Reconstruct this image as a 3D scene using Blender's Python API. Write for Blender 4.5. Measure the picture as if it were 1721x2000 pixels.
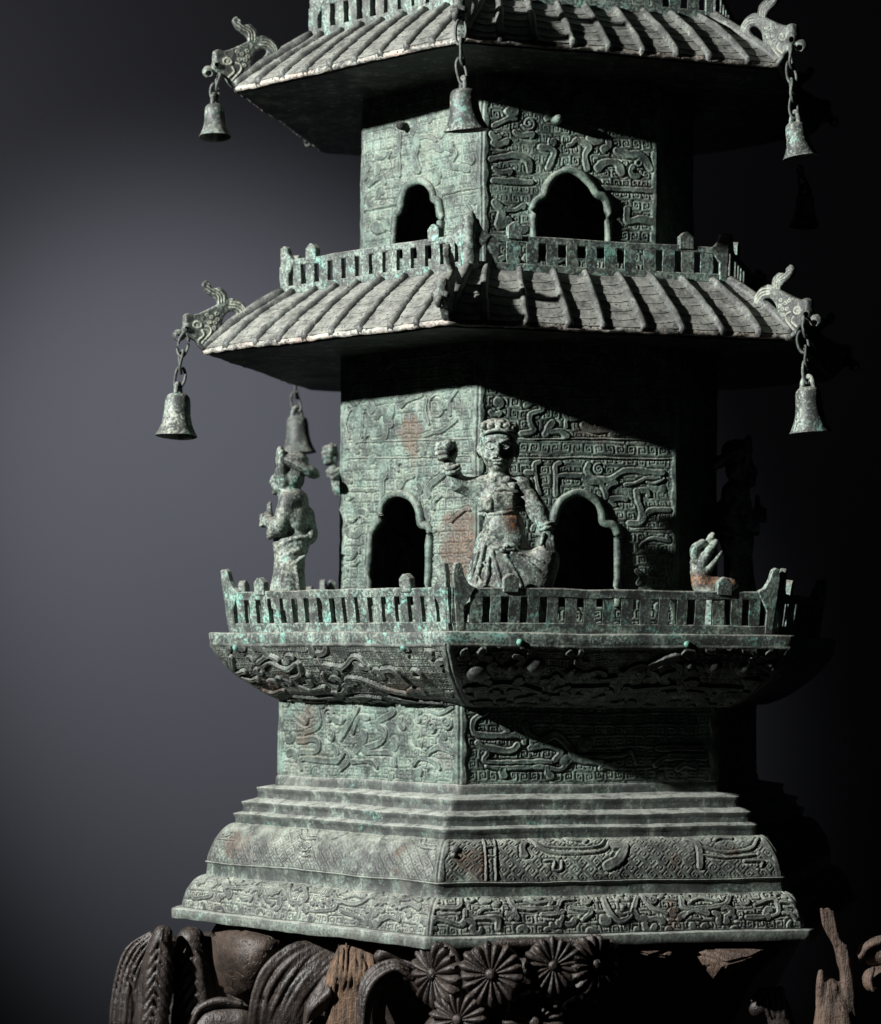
import bpy, bmesh, math, random
import numpy as np
from mathutils import Matrix, Vector, Euler
random.seed(7)
RNG = np.random.default_rng(7)
scene = bpy.context.scene
C = scene.collection
for o in list(bpy.data.objects): bpy.data.objects.remove(o)

# ------------------------------------------------------------------ camera
DIST, AZ, CAMH = 2.1288, math.radians(13.918), 0.2095
PITCH, ROLL, FPX, CX = math.radians(3.386), math.radians(0.401), 4916.8, 174.9
cam = bpy.data.cameras.new('camera'); camo = bpy.data.objects.new('camera', cam); C.objects.link(camo)
_fw = np.array([0, math.cos(PITCH), math.sin(PITCH)]); _up = np.array([0, -math.sin(PITCH), math.cos(PITCH)]); _rt = np.array([1., 0, 0])
RT = math.cos(ROLL)*_rt + math.sin(ROLL)*_up; UP = -math.sin(ROLL)*_rt + math.cos(ROLL)*_up; FW = _fw
CAMP = np.array([0, -DIST, CAMH])
camo.matrix_world = Matrix(((RT[0], UP[0], -FW[0], CAMP[0]), (RT[1], UP[1], -FW[1], CAMP[1]), (RT[2], UP[2], -FW[2], CAMP[2]), (0, 0, 0, 1)))
cam.sensor_fit = 'HORIZONTAL'; cam.sensor_width = 36
cam.lens = FPX/1721*36
# keep the vertical scale of the full photograph (2000 px tall at 1721 wide)
cam.shift_x = -CX/2000.0 if False else -CX/1721.0
cam.shift_y = 0
cam.clip_start = 0.05; cam.clip_end = 50
cam.dof.use_dof = True; cam.dof.focus_distance = 1.93; cam.dof.aperture_fstop = 9.0
scene.camera = camo
scene.render.resolution_x = 881; scene.render.resolution_y = 1024

# ------------------------------------------------------------------ world and lamps
w = bpy.data.worlds.new('World'); scene.world = w; w.use_nodes = True
w.node_tree.nodes['Background'].inputs[0].default_value = (0.8, 0.9, 1, 1)
w.node_tree.nodes['Background'].inputs[1].default_value = 0.0022
def spot(name, loc, target, power, size, blend, radius, col):
    l = bpy.data.lights.new(name, 'SPOT'); l.energy = power; l.spot_size = math.radians(size); l.spot_blend = blend
    l.shadow_soft_size = radius; l.color = col
    o = bpy.data.objects.new(name, l); C.objects.link(o); o.location = loc
    o.rotation_euler = (Vector(target)-Vector(loc)).to_track_quat('-Z', 'Y').to_euler()
    return o
KEY = spot('key_spotlight', (-1.618, -1.176, 1.07), (0.0, 0, 0.34), 480, 31.0, 0.12, 0.032, (1.0, 0.995, 0.97))
BGL = spot('backdrop_spotlight', (-1.15, 0.10, 1.55), (-0.46, 1.9, 0.36), 700, 36, 1.0, 0.12, (0.88, 0.91, 1.0))
BGW = spot('backdrop_wash_light', (-1.20, 1.15, 1.02), (-0.75, 1.9, 1.02), 23, 130, 1.0, 0.10, (0.90, 0.91, 1.0))
scene.view_settings.view_transform = 'Standard'; scene.view_settings.look = 'None'
scene.view_settings.exposure = 0; scene.view_settings.gamma = 1
scene.render.engine = 'CYCLES'

# ------------------------------------------------------------------ helpers
def ray(x, y):
    return FW + RT*(x-860.5-CX)/FPX + UP*(1000-y)/FPX
def at(x, y, Y):
    d = ray(x, y); t = (Y-CAMP[1])/d[1]; return CAMP + t*d
def _h(ix, iy, iz, s):
    n = (ix*374761393 + iy*668265263 + iz*2147483647 + s*1274126177) & 0xffffffff
    n = ((n ^ (n >> 13))*1274126177) & 0xffffffff
    n = ((n ^ (n >> 15))*2246822519) & 0xffffffff
    return ((n ^ (n >> 16)) & 0xffff)/65535.0
def noise(P, scale, seed=0):
    Q = np.asarray(P, dtype=np.float64)*scale
    I = np.floor(Q).astype(np.int64); F = Q-I; F = F*F*(3-2*F)
    r = 0
    for a in (0, 1):
        for b in (0, 1):
            for c in (0, 1):
                wgt = (F[..., 0] if a else 1-F[..., 0])*(F[..., 1] if b else 1-F[..., 1])*(F[..., 2] if c else 1-F[..., 2])
                r = r + wgt*_h(I[..., 0]+a, I[..., 1]+b, I[..., 2]+c, seed)
    return r*2-1
def fbm(P, scale, seed=0, n=3):
    return sum(noise(P, scale*2**i, seed+i*17)/2**i for i in range(n))/1.7
def warp(P, a=0.0009, f=0.00035):
    P = np.asarray(P, dtype=np.float64)
    return P + a*np.stack([noise(P, 22, s) for s in (1, 2, 3)], -1) + f*np.stack([noise(P, 120, s) for s in (4, 5, 6)], -1)
def empty(name, loc=(0, 0, 0), parent=None):
    o = bpy.data.objects.new(name, None); C.objects.link(o); o.location = loc; o.empty_display_size = 0.02
    if parent: o.parent = parent
    return o
def tag(o, label, cat, group=None, kind=None):
    if label: o['label'] = label
    if cat: o['category'] = cat
    if group: o['group'] = group
    if kind: o['kind'] = kind
    return o
def obj(name, me, mat, parent=None):
    o = bpy.data.objects.new(name, me); C.objects.link(o)
    if mat is not None and not me.materials: me.materials.append(mat)
    if parent: o.parent = parent
    return o
def mesh(name, V, Q, smooth=True, T=None, attrs=None):
    """V (n,3), Q (m,4) quads, T (k,3) triangles"""
    V = np.asarray(V, dtype=np.float32).reshape(-1, 3)
    Q = np.asarray(Q if Q is not None else [], dtype=np.int32).reshape(-1, 4)
    T = np.asarray(T if T is not None else [], dtype=np.int32).reshape(-1, 3)
    me = bpy.data.meshes.new(name)
    me.vertices.add(len(V)); me.vertices.foreach_set('co', V.ravel())
    li = np.concatenate([Q.ravel(), T.ravel()]).astype(np.int32)
    me.loops.add(len(li)); me.loops.foreach_set('vertex_index', li)
    st = np.concatenate([np.arange(len(Q))*4, len(Q)*4+np.arange(len(T))*3]).astype(np.int32)
    me.polygons.add(len(st)); me.polygons.foreach_set('loop_start', st)
    me.polygons.foreach_set('use_smooth', np.full(len(st), smooth, dtype=bool))
    for k, a in (attrs or {}).items():
        at_ = me.attributes.new(k, 'FLOAT', 'POINT'); at_.data.foreach_set('value', np.asarray(a, dtype=np.float32).ravel())
    me.update(calc_edges=True); me.validate()
    return me
def gridq(nv, nu, wrap=False):
    i = np.arange(nv-1)[:, None]; j = np.arange(nu if wrap else nu-1)[None, :]; j2 = (j+1) % nu
    return np.stack([i*nu+j, i*nu+j2, (i+1)*nu+j2, (i+1)*nu+j], -1).reshape(-1, 4)
def bm_mesh(name, bm, smooth=True):
    me = bpy.data.meshes.new(name); bm.to_mesh(me); bm.free()
    me.polygons.foreach_set('use_smooth', np.full(len(me.polygons), smooth, dtype=bool)); return me
def crom(pts, n=8, closed=False):
    P = np.asarray(pts, float)
    if len(P) < 3 and not closed:
        t = np.linspace(0, 1, n+1)[:, None]; return P[0]*(1-t)+P[-1]*t
    if closed: P = np.vstack([P[-1], P, P[0], P[1]])
    else: P = np.vstack([2*P[0]-P[1], P, 2*P[-1]-P[-2]])
    out = []
    for i in range(1, len(P)-2):
        t = np.linspace(0, 1, n, endpoint=False)[:, None]
        a, b, c, d = P[i-1], P[i], P[i+1], P[i+2]
        out.append(0.5*((2*b)+(-a+c)*t+(2*a-5*b+4*c-d)*t**2+(-a+3*b-3*c+d)*t**3))
    if not closed: out.append(P[-2][None])
    return np.vstack(out)
def tube(path, rad, n=8, closed=False, flat=None):
    P = np.asarray(path, float); m = len(P); r = np.broadcast_to(np.asarray(rad, float), (m,))
    if closed: T = np.roll(P, -1, 0)-np.roll(P, 1, 0)
    else: T = np.gradient(P, axis=0)
    T /= np.linalg.norm(T, axis=1)[:, None]+1e-12
    ref = np.array([0, 0, 1.]) if abs(T[:, 2]).mean() < .8 else np.array([1., 0.2, 0])
    if flat is not None: ref = np.asarray(flat, float)
    A = np.cross(T, ref); A /= np.linalg.norm(A, axis=1)[:, None]+1e-12
    B = np.cross(A, T)
    a = np.linspace(0, 2*np.pi, n, endpoint=False)
    V = P[:, None]+r[:, None, None]*(np.cos(a)[None, :, None]*A[:, None]+np.sin(a)[None, :, None]*B[:, None])
    Q = gridq(m, n, True)
    if closed:
        j = np.arange(n); Q = np.vstack([Q, np.stack([(m-1)*n+j, (m-1)*n+(j+1) % n, (j+1) % n, j], -1)])
        return V.reshape(-1, 3), Q
    V = np.vstack([V.reshape(-1, 3), P[0][None], P[-1][None]])
    j = np.arange(n); k = (j+1) % n
    Tq = np.vstack([np.stack([np.full(n, m*n), k, j], -1), np.stack([np.full(n, m*n+1), (m-1)*n+j, (m-1)*n+k], -1)])
    return V, Q, Tq

# ------------------------------------------------------------------ materials
class NT:
    def __init__(s, name):
        s.m = bpy.data.materials.new(name); s.m.use_nodes = True; s.t = s.m.node_tree; s.n = s.t.nodes; s.l = s.t.links
        s.b = s.n['Principled BSDF']; s.p = s.n.new('ShaderNodeNewGeometry').outputs
    def link(s, a, b): s.l.new(a, b)
    def val(s, i, v):
        if isinstance(v, (int, float)): i.default_value = v
        elif isinstance(v, tuple): i.default_value = v if len(v) == 4 or i.type == 'VECTOR' else v+(1,)
        else: s.l.new(v, i)
    def math(s, op, a, b=0.0, c=None, clamp=False):
        n = s.n.new('ShaderNodeMath'); n.operation = op; n.use_clamp = clamp
        s.val(n.inputs[0], a); s.val(n.inputs[1], b)
        if c is not None: s.val(n.inputs[2], c)
        return n.outputs[0]
    def noise(s, scale, detail=4, rough=0.55, vec=None, dist=0.0):
        n = s.n.new('ShaderNodeTexNoise'); n.inputs['Scale'].default_value = scale; n.inputs['Detail'].default_value = detail
        n.inputs['Roughness'].default_value = rough; n.inputs['Distortion'].default_value = dist
        s.l.new(vec if vec is not None else s.p['Position'], n.inputs['Vector']); return n.outputs['Fac']
    def ramp(s, v, lo, hi, clamp=True):
        n = s.n.new('ShaderNodeMapRange'); n.interpolation_type = 'SMOOTHSTEP'; n.clamp = True
        s.val(n.inputs['Value'], v); n.inputs['From Min'].default_value = lo; n.inputs['From Max'].default_value = hi
        return n.outputs['Result']
    def mix(s, f, a, b):
        n = s.n.new('ShaderNodeMix'); n.data_type = 'RGBA'
        s.val(n.inputs[0], f); s.val(n.inputs[6], a); s.val(n.inputs[7], b); return n.outputs[2]
    def attr(s, name):
        n = s.n.new('ShaderNodeAttribute'); n.attribute_name = name; return n.outputs['Fac']
    def stretch(s, sc):
        n = s.n.new('ShaderNodeMapping'); n.inputs['Scale'].default_value = sc; s.l.new(s.p['Position'], n.inputs['Vector']); return n.outputs[0]
    def bump(s, h, strength, dist):
        n = s.n.new('ShaderNodeBump'); n.inputs['Strength'].default_value = strength; n.inputs['Distance'].default_value = dist
        s.val(n.inputs['Height'], h); s.l.new(n.outputs[0], s.b.inputs['Normal'])

def bronze(name, verd=0.5, dust=0.6, turq=0.3, dustcol=(0.40, 0.385, 0.335), speck=0.25, rel=0.6, dk=(0.036, 0.040, 0.038), vcol=(0.25, 0.335, 0.285), mott=0.75, spec=0.38, edge=0.55):
    t = NT(name)
    big = t.noise(16, 4, 0.6); med = t.noise(75, 5, 0.62, dist=0.3); fine = t.noise(420, 4, 0.65); grit = t.noise(1400, 2, 0.6)
    R = t.attr('rel')
    f = t.math('ADD', t.math('MULTIPLY', big, 0.55), t.math('MULTIPLY', med, 0.55))
    f = t.math('ADD', f, t.math('MULTIPLY', t.math('SUBTRACT', fine, 0.5), mott))
    f = t.math('SUBTRACT', f, t.math('MULTIPLY', R, rel*0.35))
    lo = 0.86-0.62*verd
    vf = t.ramp(f, lo, lo+0.34)
    vc = t.mix(t.ramp(t.noise(40, 4, 0.6), 0.35, 0.7), vcol, (vcol[0]*1.28, vcol[1]*1.02, vcol[2]*0.95))
    col = t.mix(t.math('MULTIPLY', vf, 0.92), t.mix(t.ramp(med, 0.4, 0.65), dk, (dk[0]*2.2, dk[1]*2.35, dk[2]*2.2)), vc)
    # turquoise bloom
    tf = t.math('MULTIPLY', t.ramp(t.noise(55, 6, 0.7, dist=0.6), 0.68-0.16*turq, 0.80-0.12*turq), t.ramp(fine, 0.38, 0.58))
    col = t.mix(t.math('MULTIPLY', tf, min(1, turq*1.3)), col, (0.19, 0.43, 0.36))
    # brown-grey film patches
    bf = t.math('MULTIPLY', t.ramp(t.noise(24, 5, 0.65), 0.56, 0.68), 0.45)
    col = t.mix(bf, col, (0.145, 0.15, 0.128))
    # run-down streaks
    st = t.noise(1.0, 4, 0.6, vec=t.stretch((170, 170, 7)), dist=0.4)
    col = t.mix(t.math('MULTIPLY', t.math('MULTIPLY', t.ramp(st, 0.56, 0.70), t.ramp(big, 0.42, 0.62)), 0.5), col, (0.085, 0.088, 0.078))
    col = t.mix(t.math('MULTIPLY', t.math('MULTIPLY', t.ramp(st, 0.46, 0.36), t.ramp(med, 0.42, 0.6)), 0.35), col, (0.33, 0.37, 0.315))
    # dust lodged in recesses and lying on upward surfaces
    sep = t.n.new('ShaderNodeSeparateXYZ'); t.l.new(t.p['Normal'], sep.inputs[0])
    up = t.math('MULTIPLY', t.ramp(sep.outputs[2], 0.25, 0.85), t.ramp(t.math('ADD', t.math('MULTIPLY', med, 0.6), t.math('MULTIPLY', fine, 0.4)), 0.30, 0.62))
    col = t.mix(t.math('MULTIPLY', up, dust), col, dustcol)
    rec = t.math('MULTIPLY', t.ramp(t.math('MULTIPLY', R, -1.0), 0.15, 0.9), t.ramp(t.math('ADD', big, t.math('MULTIPLY', fine, 0.3)), 0.35, 0.75))
    col = t.mix(t.math('MULTIPLY', rec, rel), col, (0.42, 0.43, 0.345))
    # rubbed, pale worn edges
    ed = t.math('MULTIPLY', t.ramp(t.p['Pointiness'], 0.515, 0.60), t.ramp(t.math('ADD', fine, t.math('MULTIPLY', big, 0.5)), 0.45, 0.85))
    col = t.mix(t.math('MULTIPLY', ed, edge), col, (0.40, 0.44, 0.38))
    # rust
    rs = t.math('MULTIPLY', t.attr('rust'), t.ramp(t.math('ADD', fine, med), 0.55, 1.15))
    col = t.mix(t.math('MULTIPLY', t.ramp(rs, 0.05, 0.95), 0.75), col, t.mix(t.ramp(fine, 0.4, 0.6), (0.052, 0.034, 0.026), (0.105, 0.058, 0.038)))
    hot = t.ramp(t.math('MULTIPLY', t.attr('rust'), t.ramp(fine, 0.3, 0.65)), 0.9, 1.5)
    col = t.mix(t.math('MULTIPLY', hot, 0.85), col, (0.30, 0.125, 0.05))
    # dark pits
    vor = t.n.new('ShaderNodeTexVoronoi'); vor.inputs['Scale'].default_value = 260; t.l.new(t.p['Position'], vor.inputs['Vector'])
    pit = t.math('MULTIPLY', t.ramp(t.math('MULTIPLY', vor.outputs['Distance'], -1.0), -0.34, -0.12), t.ramp(med, 0.46, 0.60))
    col = t.mix(t.math('MULTIPLY', pit, speck*2.2, clamp=True), col, dk)
    wh = t.ramp(t.noise(300, 3, 0.8), 0.70, 0.76)
    col = t.mix(t.math('MULTIPLY', wh, speck), col, (0.52, 0.55, 0.48))
    t.l.new(col, t.b.inputs['Base Color'])
    t.b.inputs['Metallic'].default_value = 0.0
    rr = t.math('SUBTRACT', 0.62, t.math('MULTIPLY', t.math('SUBTRACT', 1.0, vf), 0.14)); t.l.new(rr, t.b.inputs['Roughness'])
    t.b.inputs['Specular IOR Level'].default_value = spec
    hh = t.math('ADD', t.math('MULTIPLY', fine, 0.7), t.math('MULTIPLY', grit, 0.3))
    hh = t.math('ADD', hh, t.math('MULTIPLY', med, 0.8))
    t.bump(hh, 0.55, 0.0012)
    return t.m
def wood(name, a=(0.010, 0.0075, 0.0065), b=(0.034, 0.024, 0.019), rough=0.42, sc=(90, 90, 22), dust=0.25, relief=0.0012):
    t = NT(name)
    v = t.stretch(sc)
    g = t.noise(1.0, 6, 0.65, vec=v, dist=1.2); m = t.noise(35, 5, 0.6); f = t.noise(500, 3, 0.6)
    col = t.mix(t.ramp(t.math('ADD', t.math('MULTIPLY', g, 0.6), t.math('MULTIPLY', m, 0.5)), 0.42, 0.72), a, b)
    sep = t.n.new('ShaderNodeSeparateXYZ'); t.l.new(t.p['Normal'], sep.inputs[0])
    up = t.math('MULTIPLY', t.ramp(sep.outputs[2], 0.2, 0.9), t.ramp(f, 0.35, 0.65))
    col = t.mix(t.math('MULTIPLY', up, dust), col, (0.16, 0.13, 0.11))
    t.l.new(col, t.b.inputs['Base Color'])
    t.l.new(t.math('ADD', rough-0.1, t.math('MULTIPLY', m, 0.3)), t.b.inputs['Roughness'])
    crack = t.ramp(t.noise(1.0, 2, 0.5, vec=t.stretch((sc[0]*2.2, sc[1]*2.2, sc[2]*0.7)), dist=2.0), 0.36, 0.42)
    hh = t.math('ADD', t.math('MULTIPLY', g, 1.0), t.math('ADD', t.math('MULTIPLY', f, 0.35), t.math('MULTIPLY', crack, 0.5)))
    hh = t.math('ADD', hh, t.math('MULTIPLY', t.noise(150, 5, 0.7), 0.9))
    t.bump(hh, 0.9, relief)
    return t.m
M_WALL = bronze('bronze_wall_patina', 0.68, 0.5, 0.35, speck=0.15, rel=0.32, vcol=(0.180, 0.272, 0.228), mott=0.6, dk=(0.036, 0.048, 0.043))
M_BASE = bronze('bronze_base_patina', 0.52, 0.6, 0.25, speck=0.15, rel=0.5, vcol=(0.220, 0.295, 0.245), dustcol=(0.345, 0.365, 0.315))
M_STEP = bronze('bronze_step_patina', 0.50, 0.85, 0.55, speck=0.3, rel=0.3, vcol=(0.20, 0.31, 0.265), dustcol=(0.345, 0.36, 0.325), edge=0.3)
M_RAIL = bronze('bronze_railing_patina', 0.60, 0.6, 1.0, speck=0.4, rel=0.3, mott=1.1, vcol=(0.235, 0.365, 0.32), edge=0.10)
M_ROOF = bronze('bronze_roof_patina', 0.40, 0.72, 0.10, dustcol=(0.345, 0.345, 0.315), speck=0.6, mott=1.0, rel=0.3, dk=(0.046, 0.049, 0.046), vcol=(0.25, 0.285, 0.245), edge=0.10)
M_RIB = bronze('bronze_roof_rib_patina', 0.40, 0.40, 0.15, dustcol=(0.34, 0.345, 0.31), speck=0.7, mott=1.1, rel=0.3, dk=(0.045, 0.047, 0.046), vcol=(0.24, 0.27, 0.24), edge=0.10)
M_CRUST = bronze('bronze_eave_crust', 0.80, 0.5, 0.15, speck=0.7, rel=0.3, vcol=(0.40, 0.40, 0.36), edge=0.10)
M_SOFF = bronze('bronze_soffit_shade', 0.16, 0.2, 0.1, speck=0.1, dk=(0.018, 0.019, 0.018), vcol=(0.10, 0.115, 0.10), spec=0.04)  # bronze darkened so the shade under the eaves is in the colour
M_BELL = bronze('bronze_bell_patina', 0.56, 0.3, 0.8, speck=0.5, vcol=(0.33, 0.42, 0.36), dk=(0.038, 0.042, 0.041), mott=1.1, edge=0.3)
M_BELLD = bronze('bronze_bell_grey', 0.34, 0.5, 0.35, speck=0.3, vcol=(0.27, 0.29, 0.26), dk=(0.04, 0.041, 0.04), mott=0.8, edge=0.3)
M_CHAIN = bronze('bronze_chain_wire', 0.36, 0.2, 0.45, speck=0.2, edge=0.3)
M_DRAG = bronze('bronze_dragon_patina', 0.46, 0.35, 0.3, speck=0.5, rel=0.42, mott=1.3)
M_FIG = bronze('bronze_figurine_patina', 0.66, 0.5, 0.8, speck=0.6, rel=0.8, vcol=(0.30, 0.40, 0.345), mott=1.0)
M_WOOD = wood('dark_carved_wood')
M_RAW = wood('raw_broken_wood', (0.05, 0.030, 0.019), (0.19, 0.115, 0.068), 0.7, (230, 230, 16), 0.1, 0.0025)
M_BRANCH = wood('weathered_branch_wood', (0.045, 0.028, 0.020), (0.13, 0.085, 0.06), 0.6, (130, 130, 18), 0.25, 0.002)

# ------------------------------------------------------------------ backdrop
def backdrop():
    # hanging paper sheet with a slight vertical sag
    zs = np.linspace(-1.4, 3.4, 25); xs = np.linspace(-3.5, 1.2, 40)
    V = np.array([[x, 1.9+0.012*math.sin(x*2.1+0.4)+0.006*math.sin(z*1.7+x), z] for z in zs for x in xs]); prof = zs
    me = mesh('backdrop', V, gridq(len(prof), len(xs)))
    t = NT('grey_paper_backdrop'); n = t.noise(2.0, 3, 0.5)
    t.l.new(t.mix(n, (0.030, 0.030, 0.033), (0.034, 0.034, 0.037)), t.b.inputs['Base Color']); t.b.inputs['Roughness'].default_value = 0.9
    t.b.inputs['Specular IOR Level'].default_value = 0.1
    o = obj('backdrop', me, t.m); tag(o, 'plain dark grey studio backdrop behind the pagoda', 'backdrop', kind='structure')
backdrop()
bm = bmesh.new(); bmesh.ops.create_cube(bm, size=1.0); bmesh.ops.scale(bm, vec=(0.9, 0.85, 0.05), verts=bm.verts); bmesh.ops.bevel(bm, geom=list(bm.edges), offset=0.006, segments=2, affect='EDGES')
_t = NT('black_cloth'); _t.b.inputs['Base Color'].default_value = (0.008, 0.008, 0.008, 1); _t.b.inputs['Roughness'].default_value = 0.95
tag(obj('tabletop', bm_mesh('tabletop', bm, False), _t.m), 'black cloth covered tabletop under the wooden stand', 'tabletop', kind='structure').location = (0, 0, -0.3255)

# ------------------------------------------------------------------ hexagon frames of each section
SEC = {'base': (0.0017, 0.67), 'step': (-0.0004, 0.63), 'plinth': (-0.0039, -0.46), 'ledge': (0.0038, -0.10),
       'b1': (0.0016, 1.19), 'r1': (-0.0010, -1.13), 'b2': (-0.0019, 1.10), 'r2': (0.0008, -1.91)}
def ang(sec, k): return -AZ-math.radians(SEC[sec][1])+k*math.pi/3
def corner(sec, k, R, z):
    a = ang(sec, k); return np.array([R*math.sin(a)+SEC[sec][0], -R*math.cos(a), z])
def face_frame(sec, k):
    a = ang(sec, k)+math.pi/6
    n = np.array([math.sin(a), -math.cos(a), 0]); t = np.array([math.cos(a), math.sin(a), 0]); return n, t
CO = math.cos(math.pi/6)
def hexpt(sec, k, s, R, z, out=0.0):
    """s in [-1,1] across face k, R circumradius, offset 'out' along the face normal"""
    n, t = face_frame(sec, k)
    s = np.asarray(s, float); R = np.asarray(R, float); z = np.asarray(z, float)
    e = 0.0016; dd = (1-np.abs(s))*R/2
    rnd = np.clip(1-dd/e, 0, 1)**2*0.0007
    return (n*((R*CO+out-rnd*1.2)[..., None]) + t*((s*R/2*(1-0*rnd))[..., None]) + np.array([SEC[sec][0], 0, 0]) + np.array([0, 0, 1.])*z[..., None])
def ring_mesh(name, sec, prof, nper=40):
    """closed hexagonal ring following the (R,z) polyline; every profile corner is kept crisp by a short chamfer"""
    P = []
    prof = [np.array(p, float) for p in prof]
    for i, p in enumerate(prof):
        if i in (0, len(prof)-1): P.append(p); continue
        for q in (prof[i-1], prof[i+1]):
            d = q-p; L = np.linalg.norm(d); P.append(p+d/L*min(0.0005, L*0.3))
    P = np.array(P); s = np.concatenate([[-1, -0.985], np.linspace(-0.96, 0.96, nper), [0.985]])
    V = np.concatenate([hexpt(sec, k, s[None, :].repeat(len(P), 0), P[:, :1].repeat(len(s), 1), P[:, 1:].repeat(len(s), 1)) for k in range(6)], 1)
    V = warp(V)
    return mesh(name, V, gridq(len(P), V.shape[1], True))

PAG = empty('pagoda', (0, 0, 0)); tag(PAG, 'green patinated bronze hexagonal pagoda with relief walls and ribbed tile roofs', 'pagoda')

# ------------------------------------------------------------------ relief painter
SPIRAL = np.array([[int(c) for c in r] for r in ("11111110", "10000010", "10111010", "10101010", "10100010", "10111110", "10000000", "11111111")], float)
def leiwen(u, v, p, rot=0.0):
    N3 = np.stack([u, v, 0*u], -1); w1 = noise(N3, 70, 31)*0.0009; w2 = noise(N3, 80, 32)*0.0008; u = u+w1; v = v+w2
    if rot: u, v = (u*math.cos(rot)-v*math.sin(rot)), (u*math.sin(rot)+v*math.cos(rot))
    iu = np.floor(u/p); iv = np.floor(v/p); fu = u/p-iu; fv = v/p-iv
    flip = ((iu+iv).astype(int) % 2) == 1
    fu = np.where(flip, 1-fu, fu)
    x = fu*8-0.5; y = fv*8-0.5
    x0 = np.floor(x).astype(int); y0 = np.floor(y).astype(int); fx = x-x0; fy = y-y0
    fx = np.clip((fx-0.5)*1.7+0.5, 0, 1); fy = np.clip((fy-0.5)*1.7+0.5, 0, 1)
    g = lambda a, b: SPIRAL[b % 8, a % 8]
    return (g(x0, y0)*(1-fx)+g(x0+1, y0)*fx)*(1-fy)+(g(x0, y0+1)*(1-fx)+g(x0+1, y0+1)*fx)*fy
def seg_dist(U, V, P):
    d = np.full(U.shape, 1e9)
    for a, b in zip(P[:-1], P[1:]):
        ab = b-a; L2 = ab@ab+1e-18
        t = np.clip(((U-a[0])*ab[0]+(V-a[1])*ab[1])/L2, 0, 1)
        d = np.minimum(d, np.hypot(U-a[0]-t*ab[0], V-a[1]-t*ab[1]))
    return d
def filler(cv, n, seed, w0, h, size=0.011, lim=0.15):
    # curls and hooks of cast ornament in the free ground
    r = random.Random(seed); nv, nu = cv.U.shape
    for _ in range(n):
        i, j = r.randrange(nv), r.randrange(nu)
        c = np.array([cv.U[i, j], cv.V[i, j]]); q = int(size/0.0006*0.45)
        if cv.M[max(0, i-q):i+q, max(0, j-q):j+q].mean() > lim: continue
        a = r.uniform(0, 6.3); L = size*r.uniform(0.6, 1.2); k = r.choice((-1, 1))*r.uniform(0.8, 2.6)
        t = np.linspace(-0.5, 0.5, 6); P = []
        p = c-0.5*L*np.array([math.cos(a), math.sin(a)*0.6])
        for q_ in t: P.append(p.copy()); aa = a+k*q_*1.6; p = p+L/5*np.array([math.cos(aa), math.sin(aa)*0.8])
        cv.stroke(P, w0*r.uniform(0.7, 1.35), h*r.uniform(0.7, 1.1))
        if r.random() < 0.6: cv.spiral(P[-1], size*0.24, w0*0.55, h*0.9, 1.3, a, 1 if k > 0 else -1)
class Canvas:
    def __init__(s, U, V):
        s.U, s.V = U, V; s.H = np.zeros(U.shape); s.M = np.zeros(U.shape); s.D = np.zeros(U.shape)
    def box(s, P, m):
        a = (s.U > P[:, 0].min()-m) & (s.U < P[:, 0].max()+m) & (s.V > P[:, 1].min()-m) & (s.V < P[:, 1].max()+m)
        r = np.where(a.any(1))[0]; c = np.where(a.any(0))[0]
        if len(r) == 0 or len(c) == 0: return None
        return slice(r[0], r[-1]+1), slice(c[0], c[-1]+1)
    def stroke(s, pts, wd, h, smooth=True, dome=0.06, wob=0.12):
        pts = np.asarray(pts, float)
        if smooth and len(pts) == 2 and np.linalg.norm(pts[1]-pts[0]) < 0.028:
            dv_ = pts[1]-pts[0]; pp_ = np.array([-dv_[1], dv_[0]])*(1 if pts[0, 0] > 0 else -1)
            pts = np.array([pts[0]-pp_*0.12, pts[0]+dv_*0.12, pts[0]+dv_*0.5+pp_*0.13, pts[1], pts[1]+pp_*0.16-dv_*0.06])
        P = crom(pts, 6) if smooth and len(pts) > 1 else pts
        if len(P) == 1: P = np.vstack([P, P+1e-6])
        b = s.box(P, wd)
        if b is None: return
        U, V = s.U[b], s.V[b]
        d = seg_dist(U, V, P)
        N3 = np.stack([U, V, 0*U+pts[0, 0]*7], -1)
        wv = wd*(1.08+0.34*noise(N3, 150, 4)+0.14*noise(N3, 420, 6))
        r = wv/2; e = 0.00034
        m = np.clip((r+e-d)/(2*e), 0, 1); m = m*m*(3-2*m)
        prof = h*(1-dome*np.clip(d/r, 0, 1)**2)
        rim = 0.22*h*np.exp(-((d-r*0.72)/0.0006)**2)
        s.H[b] = np.where(m > 0, np.maximum(s.H[b]*(1-m), (prof+rim)*m), s.H[b]); s.M[b] = np.maximum(s.M[b], m)
        s.D[b] = np.maximum(s.D[b], np.exp(-((d-r-0.0007)/0.0007)**2))
    def spiral(s, c, r, wd, h, turns=1.6, ph=0.0, sg=1):
        t = np.linspace(0, 1, 18); a = ph+sg*t*turns*2*np.pi; rr = r*(1-0.85*t)
        s.stroke(np.stack([c[0]+rr*np.cos(a), c[1]+rr*np.sin(a)], -1), wd, h, smooth=False)
    def blob(s, c, r, h, ry=None):
        ry = ry or r; P = np.array([c]); b = s.box(P, max(r, ry)*1.3)
        if b is None: return
        q = ((s.U[b]-c[0])/r)**2+((s.V[b]-c[1])/ry)**2
        d = h*np.sqrt(np.clip(1-q, 0, 1)); s.H[b] = np.maximum(s.H[b], d); s.M[b] = np.maximum(s.M[b], (q < 1)*1.0)

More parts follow.
